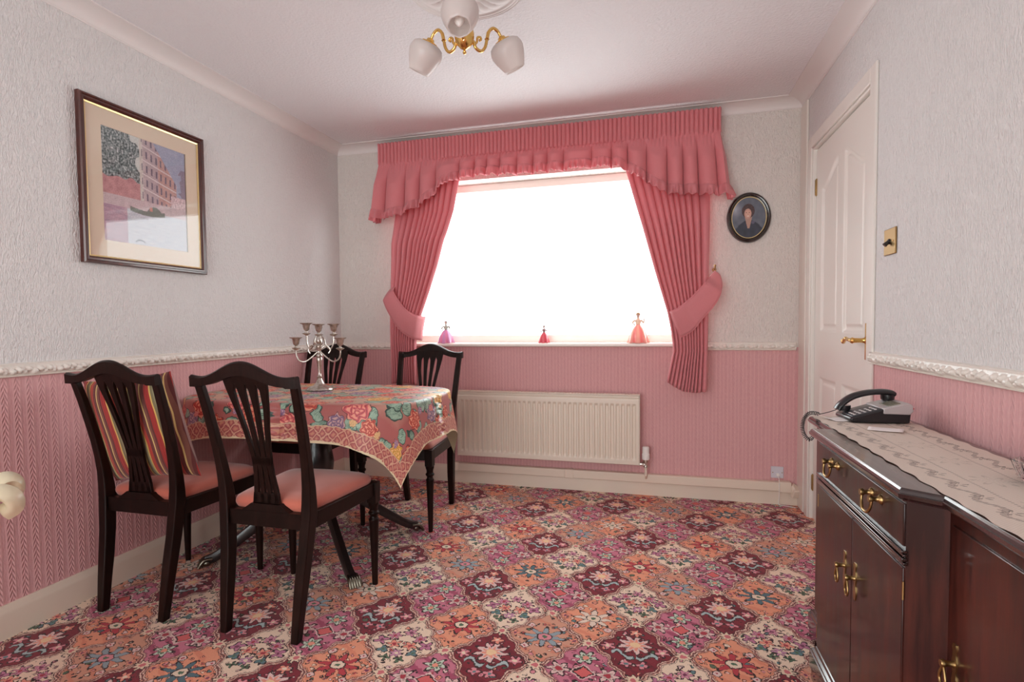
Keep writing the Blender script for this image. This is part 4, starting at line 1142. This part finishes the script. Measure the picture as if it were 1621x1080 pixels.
for (dx, dy, zc, flip) in ((-.108, -.02, .236, 1), (.112, -.02, .232, -1), (-.078, .05, .308, 1), (.062, .05, .302, -1)):
    e = vw * dx + vd_ * dy; q = lambda f, z: tuple(e * f + Vector((0, 0, z)))
    o_ = -.25
    if abs(dx) > .1: pts = [q(-.42, .185), q(-.50, .205), q(-.30, .225), q(.0, .200), q(.35, .165), q(.65, .145), q(.90, .155), q(1.0, .180), q(1.0, zc - .032)]
    else: pts = [q(.0, .215), q(-.25, .24), q(-.1, .275), q(.3, .262), q(.45, .225), q(.75, .205), q(.97, .235), q(1.0, zc - .032)]
    a_ = MB().tube(smooth_path(pts, 6), .0038, 8).build('branch', M_silver, cd)
    cup(e.x, e.y, zc, cd)

# ================================================================== SIDEBOARD
sb = thing('sideboard', 'mahogany breakfront sideboard with brass handles against the right wall', 'sideboard', (2.82, 1.5, 0))
def SP(b, name, m_, parent=sb, **kw):
    o = b.build(name, m_, None, **kw); o.parent = parent; o.matrix_parent_inverse = Matrix.Translation(-sb.location) if parent is sb else Matrix(); return o
XW = 2.958; ZTOP = .752
FX, SX = 2.638, 2.692; YA, YB, YE, YN = 1.245, 1.852, 2.095, .86
def plan(off):   # plan outline (x,y) of the breakfront grown by off towards the room
    return [(XW, YN - off), (SX - off, YN - off), (SX - off, YA - off - .0 + 0.0), (SX - off - .012 + .012, YA - off), (FX - off, YA - off + .03), (FX - off, YB + off - .0), (SX - off, YB + off), (SX - off, YE + off), (XW, YE + off)]
def outline_band(offs):
    rings = []
    for off, z in offs:
        rings.append([(x, y, z) for x, y in [(XW, YN - off), (SX - off, YN - off), (SX - off, YA - off - .03), (FX - off, YA - off + .012), (FX - off, YB + off), (SX - off, YB + off), (SX - off, YE + off), (XW, YE + off)]])
    return MB().loft(rings)
SP(outline_band([(0, .095), (0, .724)]), 'carcass', M_side, angle=30)
SP(outline_band([(.002, .722), (.010, .725), (.012, .730), (.018, .7305), (.022, .735), (.023, .742), (.0205, .7435), (.019, .7485), (.016, ZTOP - .0005)]), 'top_moulding', M_mould, angle=25)
SP(outline_band([(.015, ZTOP - .004), (.015, ZTOP)]), 'top', M_sidetop, angle=30)
SP(outline_band([(.016, .03), (.016, .080), (.013, .082), (.012, .088), (.006, .092), (.003, .098), (0, .100)]), 'plinth', M_mould, angle=25)
for x0, y0 in ((SX - .014, YE - .06), (FX - .014, YB - .07), (FX - .014, YA + .01), (SX - .014, YN)): SP(MB().box(x0, x0 + .05, y0, y0 + .07, 0, .035), 'bracket_foot', M_mould)
# waist moulding under the drawer
b = MB()
for z0, z1, p in ((.596, .602, .006), (.604, .611, .009), (.613, .618, .006), (.620, .626, .009)): b.box(FX - p, FX + .002, YA + .006, YB - .004, z0, z1)
SP(b, 'waist_moulding', M_mould, bevel=.0015)
def swan(par, y, z, x):
    h = MB()
    for s in (-1, 1):
        h.lathe([(.011, 0), (.011, .002), (.006, .006), (.005, .014), (.0085, .018), (.007, .024)], (x, y + s * .026, z), 12, axis=Matrix.Rotation(-PI / 2, 3, 'Y'))
    h.tube(smooth_path([(x - .018, y - .030, z + .002), (x - .020, y - .027, z - .018), (x - .022, y - .015, z - .032), (x - .022, y, z - .035), (x - .022, y + .015, z - .032), (x - .020, y + .027, z - .018), (x - .018, y + .030, z + .002)], 6), .0033, 8)
    h.build('handle', M_agedbrass, par, angle=60)
dw = SP(MB().box(FX - .004, FX + .004, YA + .014, YB - .012, .632, .716), 'drawer', M_side, bevel=.002)
def child_of(o, par):
    o.parent = par; o.matrix_parent_inverse = Matrix.Translation(-sb.location) @ Matrix(); return o
def handle(par, fn):
    o = fn(); o.parent = par; return o
def b_swan(y, z, x):
    h = MB()
    for s in (-1, 1):
        h.lathe([(.011, 0), (.011, .002), (.006, .006), (.005, .014), (.0085, .018), (.007, .024)], (x, y + s * .026, z), 12, axis=Matrix.Rotation(-PI / 2, 3, 'Y'))
    h.tube(smooth_path([(x - .018, y - .030, z + .002), (x - .020, y - .027, z - .018), (x - .022, y - .015, z - .032), (x - .022, y, z - .035), (x - .022, y + .015, z - .032), (x - .020, y + .027, z - .018), (x - .018, y + .030, z + .002)], 6), .0033, 8)
    return h.build('drawer_handle', M_agedbrass, angle=60)
def b_drop(y, z, x):
    h = MB()
    rings = []
    for k in range(13):
        t = k / 12; w_ = .004 + .005 * abs(math.sin(t * PI * 2.5)) * (1 if 0 < k < 12 else .3); zz = z - .045 + .09 * t
        rings.append([(x, y - w_, zz), (x - .002, y - w_, zz), (x - .002, y + w_, zz), (x, y + w_, zz)])
    h.loft(rings)
    h.lathe([(.007, 0), (.005, .006), (.005, .014), (.008, .018), (.006, .023)], (x, y, z + .008), 10, axis=Matrix.Rotation(-PI / 2, 3, 'Y'))
    h.tube(smooth_path([(x - .018, y, z + .004), (x - .019, y - .009, z - .012), (x - .019, y - .011, z - .026), (x - .019, y, z - .036), (x - .019, y + .011, z - .026), (x - .019, y + .009, z - .012), (x - .018, y, z + .004)], 5), .0026, 8)
    return h.build('door_pull', M_agedbrass, angle=60)
# parents carry an inverse so that world coordinates can be used throughout
def attach(o, par): o.parent = par; return o
attach(b_swan(1.688, .690, FX - .004), dw); attach(b_swan(1.398, .690, FX - .004), dw)
d1 = SP(MB().box(FX - .004, FX + .004, YA + .014, 1.546, .108, .590), 'cupboard_door', M_side, bevel=.002)
d2 = SP(MB().box(FX - .004, FX + .004, 1.549, YB - .012, .108, .590), 'cupboard_door', M_side, bevel=.002)
d3 = SP(MB().box(SX - .004, SX + .004, YN + .01, YA - .045, .108, .700), 'cupboard_door', M_side, bevel=.002)
attach(b_drop(1.520, .445, FX - .004), d1); attach(b_drop(1.596, .445, FX - .004), d2); attach(b_drop(1.178, .445, SX - .004), d3)
for y in (YA + .012, YB - .012):
    for z in (.545, .15): SP(MB().lathe([(.0022, -.018), (.0022, .018)], (FX - .003, y, z), 8), 'hinge', M_agedbrass)

# lace runner
RXa, RXb, RYa, RYb = 2.678, 2.940, .90, 2.150
nu, nv = 40, 160
def runner(u, v):
    y = RYa + (RYb - RYa) * v; x = RXa + (RXb - RXa) * u
    x += (.0025 * math.sin(y * 2 * PI / .085) * (2 * u - 1)) * abs(2 * u - 1) ** 6
    z = ZTOP + .0020 + .0008 * math.sin(x * 40 + y * 23) * math.sin(y * 31)
    if y > YE + .016: z -= 0
    return (x, y, z)
RYb = YE + .012
o = MB().grid(runner, nu, nv).build('lace_runner', M_lace, angle=80, uv=lambda k: ((k % (nu + 1)) / nu * (RXb - RXa), (k // (nu + 1)) / nv * (RYb - RYa)))
tag(o, 'cream openwork lace runner laid along the top of the sideboard', 'table runner')

# telephone: built along +x in its own space, front at x=0
ZP = ZTOP + .0045
ph = thing('telephone', 'black and silver corded telephone on the far end of the lace runner', 'telephone', (2.750, 2.040, ZP), math.radians(4)); ph.scale = (.80, .86, .86)
hw = .072
def wedge(prof, y0, y1, b=None):
    b = b or MB(); b.loft([[(x, y0, z) for x, z in prof], [(x, y1, z) for x, z in prof]]); return b
MBx = wedge([(.006, .0), (0, .008), (.004, .018), (.115, .050), (.118, .050), (.200, .068), (.212, .058), (.205, .0)], -hw, hw)
MBx.build('base', M_black, ph, bevel=.006)
wedge([(.010, .0185), (.010, .0225), (.112, .0515), (.112, .0475)], -hw + .006, hw - .045).build('keypad', M_dkgrey, ph, bevel=.002)
MB2 = wedge([(.112, .032), (.114, .054), (.198, .0735), (.214, .066), (.218, .044), (.205, .030)], -hw - .001, hw + .001); MB2.build('upper_housing', M_silverpl, ph, bevel=.004)
wedge([(.135, .0555), (.135, .0615), (.178, .0715), (.178, .065)], -hw + .012, hw - .060).build('display', M_lcd, ph, bevel=.001)
MB().box(.210, .2185, -hw + .002, -hw + .024, .050, .056).build('stripe', M_red, ph)
for i in range(5):
    for j in range(3):
        x = .022 + i * .018; y = -.054 + j * .020; z = .0185 + (x - .01) * .284 + .0045
        MB().ball((x, y, z), .0055, 6, (1, 1.25, .5)).build('key', M_key, ph)
# handset
hp = smooth_path([(-.004, 0, .030), (.012, 0, .052), (.05, 0, .079), (.10, 0, .094), (.15, 0, .099), (.185, 0, .096), (.198, 0, .090)], 6)
hsec = lambda i: [(.024 * math.cos(a * PI / 6), (.0125 if math.sin(a * PI / 6) > 0 else .010) * math.sin(a * PI / 6)) for a in range(12)]
hs = MB().sweep([(x, .040, z) for x, y, z in hp], hsec)
hs.lathe([(.020, -.012), (.024, -.004), (.024, .010)], (.178, .040, .080), 18); hs.lathe([(.019, -.012), (.023, -.004), (.023, .008)], (.022, .040, .040), 18)
hs.build('handset', M_black, ph, angle=60)
# coiled cord
P = smooth_path([(-.006, .040, .030), (-.035, .046, .018), (-.066, .05, .010), (-.085, .052, .013), (-.105, .054, .010), (-.122, .056, -.012), (-.128, .056, -.045), (-.120, .054, -.075), (-.104, .05, -.090), (-.092, .045, -.078), (-.086, .042, -.060)], 14)
L_ = 0; coil = []; straight = []
Pn = len(P)
tot = [0]
for k in range(1, Pn): tot.append(tot[-1] + (P[k] - P[k - 1]).length)
def along(s):
    for k in range(1, Pn):
        if tot[k] >= s: 
            f = (s - tot[k - 1]) / max(1e-9, tot[k] - tot[k - 1]); return P[k - 1].lerp(P[k], f), (P[k] - P[k - 1]).normalized()
    return P[-1], (P[-1] - P[-2]).normalized()
c = MB(); pts = []
s0 = .062; n = 1500
for k in range(12): pts.append(along(s0 * k / 12)[0])
for k in range(n + 1):
    s = s0 + (tot[-1] - s0) * k / n; p, t = along(s); sd = Vector((0, 1, 0)); sd = (sd - t * sd.dot(t)).normalized(); w_ = t.cross(sd); a = 2 * PI * (s - s0) / .0062
    r_ = .0068 * min(1, k / 40); pts.append(p + sd * (r_ * math.cos(a)) + w_ * (r_ * math.sin(a)))
c.tube(pts, .0016, 5); c.build('coiled_cord', M_black, ph, angle=80)

# paper slips
def slip(cx, cy, w_, h_, rz, label):
    b = MB().grid(lambda u, v: ((u - .5) * w_, (v - .5) * h_, .004 * (u - .3) ** 2 + .0012 * math.sin(v * 3)), 8, 8)
    o = b.build('paper_slip', M_paper, solid=.0004); o.location = (cx, cy, ZTOP + .0045); o.rotation_euler = (0, 0, rz); return tag(o, label, 'paper', None)
slip(2.812, 1.868, .085, .060, math.radians(-22), 'folded white paper slip lying on the lace runner nearer us than the telephone')
slip(2.735, 2.030, .05, .07, math.radians(14), 'small white note tucked under the front edge of the telephone')
# cut glass dish at the right edge of the view
gd = MB(); gx, gy = 2.880, 1.315
gd.lathe([(.030, 0), (.034, .002), (.046, .014), (.056, .032), (.060, .042), (.056, .043), (.048, .028), (.036, .012), (.010, .008), (.002, .008)], (0, 0, 0), 32, lambda a, r, z: r * .72 * (1 + .035 * math.cos(16 * a)))
o = gd.build('glass_dish', M_cutglass, angle=20); o.location = (gx, gy, ZTOP + .004)
tag(o, 'clear cut-glass dish on the lace runner at the right edge of the view', 'dish')

# ================================================================== CREAM PLANTER at the left edge of the view
pl = thing('pedestal_planter', 'cream glazed pedestal planter, only a curled leaf of its rim showing at the left edge', 'planter', (.512, .844, 0))
MB().lathe([(.10, 0), (.105, .02), (.085, .05), (.045, .09), (.04, .2), (.038, .38), (.045, .44), (.06, .455)], (0, 0, 0), 28).build('pedestal', M_ivory, pl, angle=50)
MB().lathe([(.05, .45), (.085, .48), (.115, .53), (.13, .59), (.142, .63), (.155, .655), (.152, .665), (.130, .645), (.11, .58), (.02, .54)], (0, 0, 0), 40, lambda a, r, z: r * (1 + .04 * math.sin(8 * a) * (z > .5))).build('bowl', M_ivory, pl, angle=60)
# curled leaves on the rim
for k in range(8):
    lv = MB()
    a = math.radians(33 + 45 * k); dv = Vector((math.cos(a), math.sin(a), 0)); sd = Vector((-dv.y, dv.x, 0))
    path = smooth_path([dv * .145 + Vector((0, 0, .61)), dv * .172 + Vector((0, 0, .668)), dv * .198 + Vector((0, 0, .684)), dv * .220 + Vector((0, 0, .672)), dv * .222 + Vector((0, 0, .650)), dv * .200 + Vector((0, 0, .636))], 5)
    wd = [.030, .034, .038, .036, .026, .012]
    rings = []
    for i, p in enumerate(path):
        w_ = lerp([(j * 5, wd[j]) for j in range(6)], i); t = (path[min(i + 1, 25)] - path[max(i - 1, 0)]).normalized(); nn = sd.cross(t)
        rings.append([tuple(p + sd * (w_ * math.cos(q * PI / 6)) + nn * ((.017 + .004 * math.cos(q * PI / 1.5)) * math.sin(q * PI / 6))) for q in range(12)])
    lv.loft(rings); lv.build('rim_leaf', M_ivory, pl, angle=60)
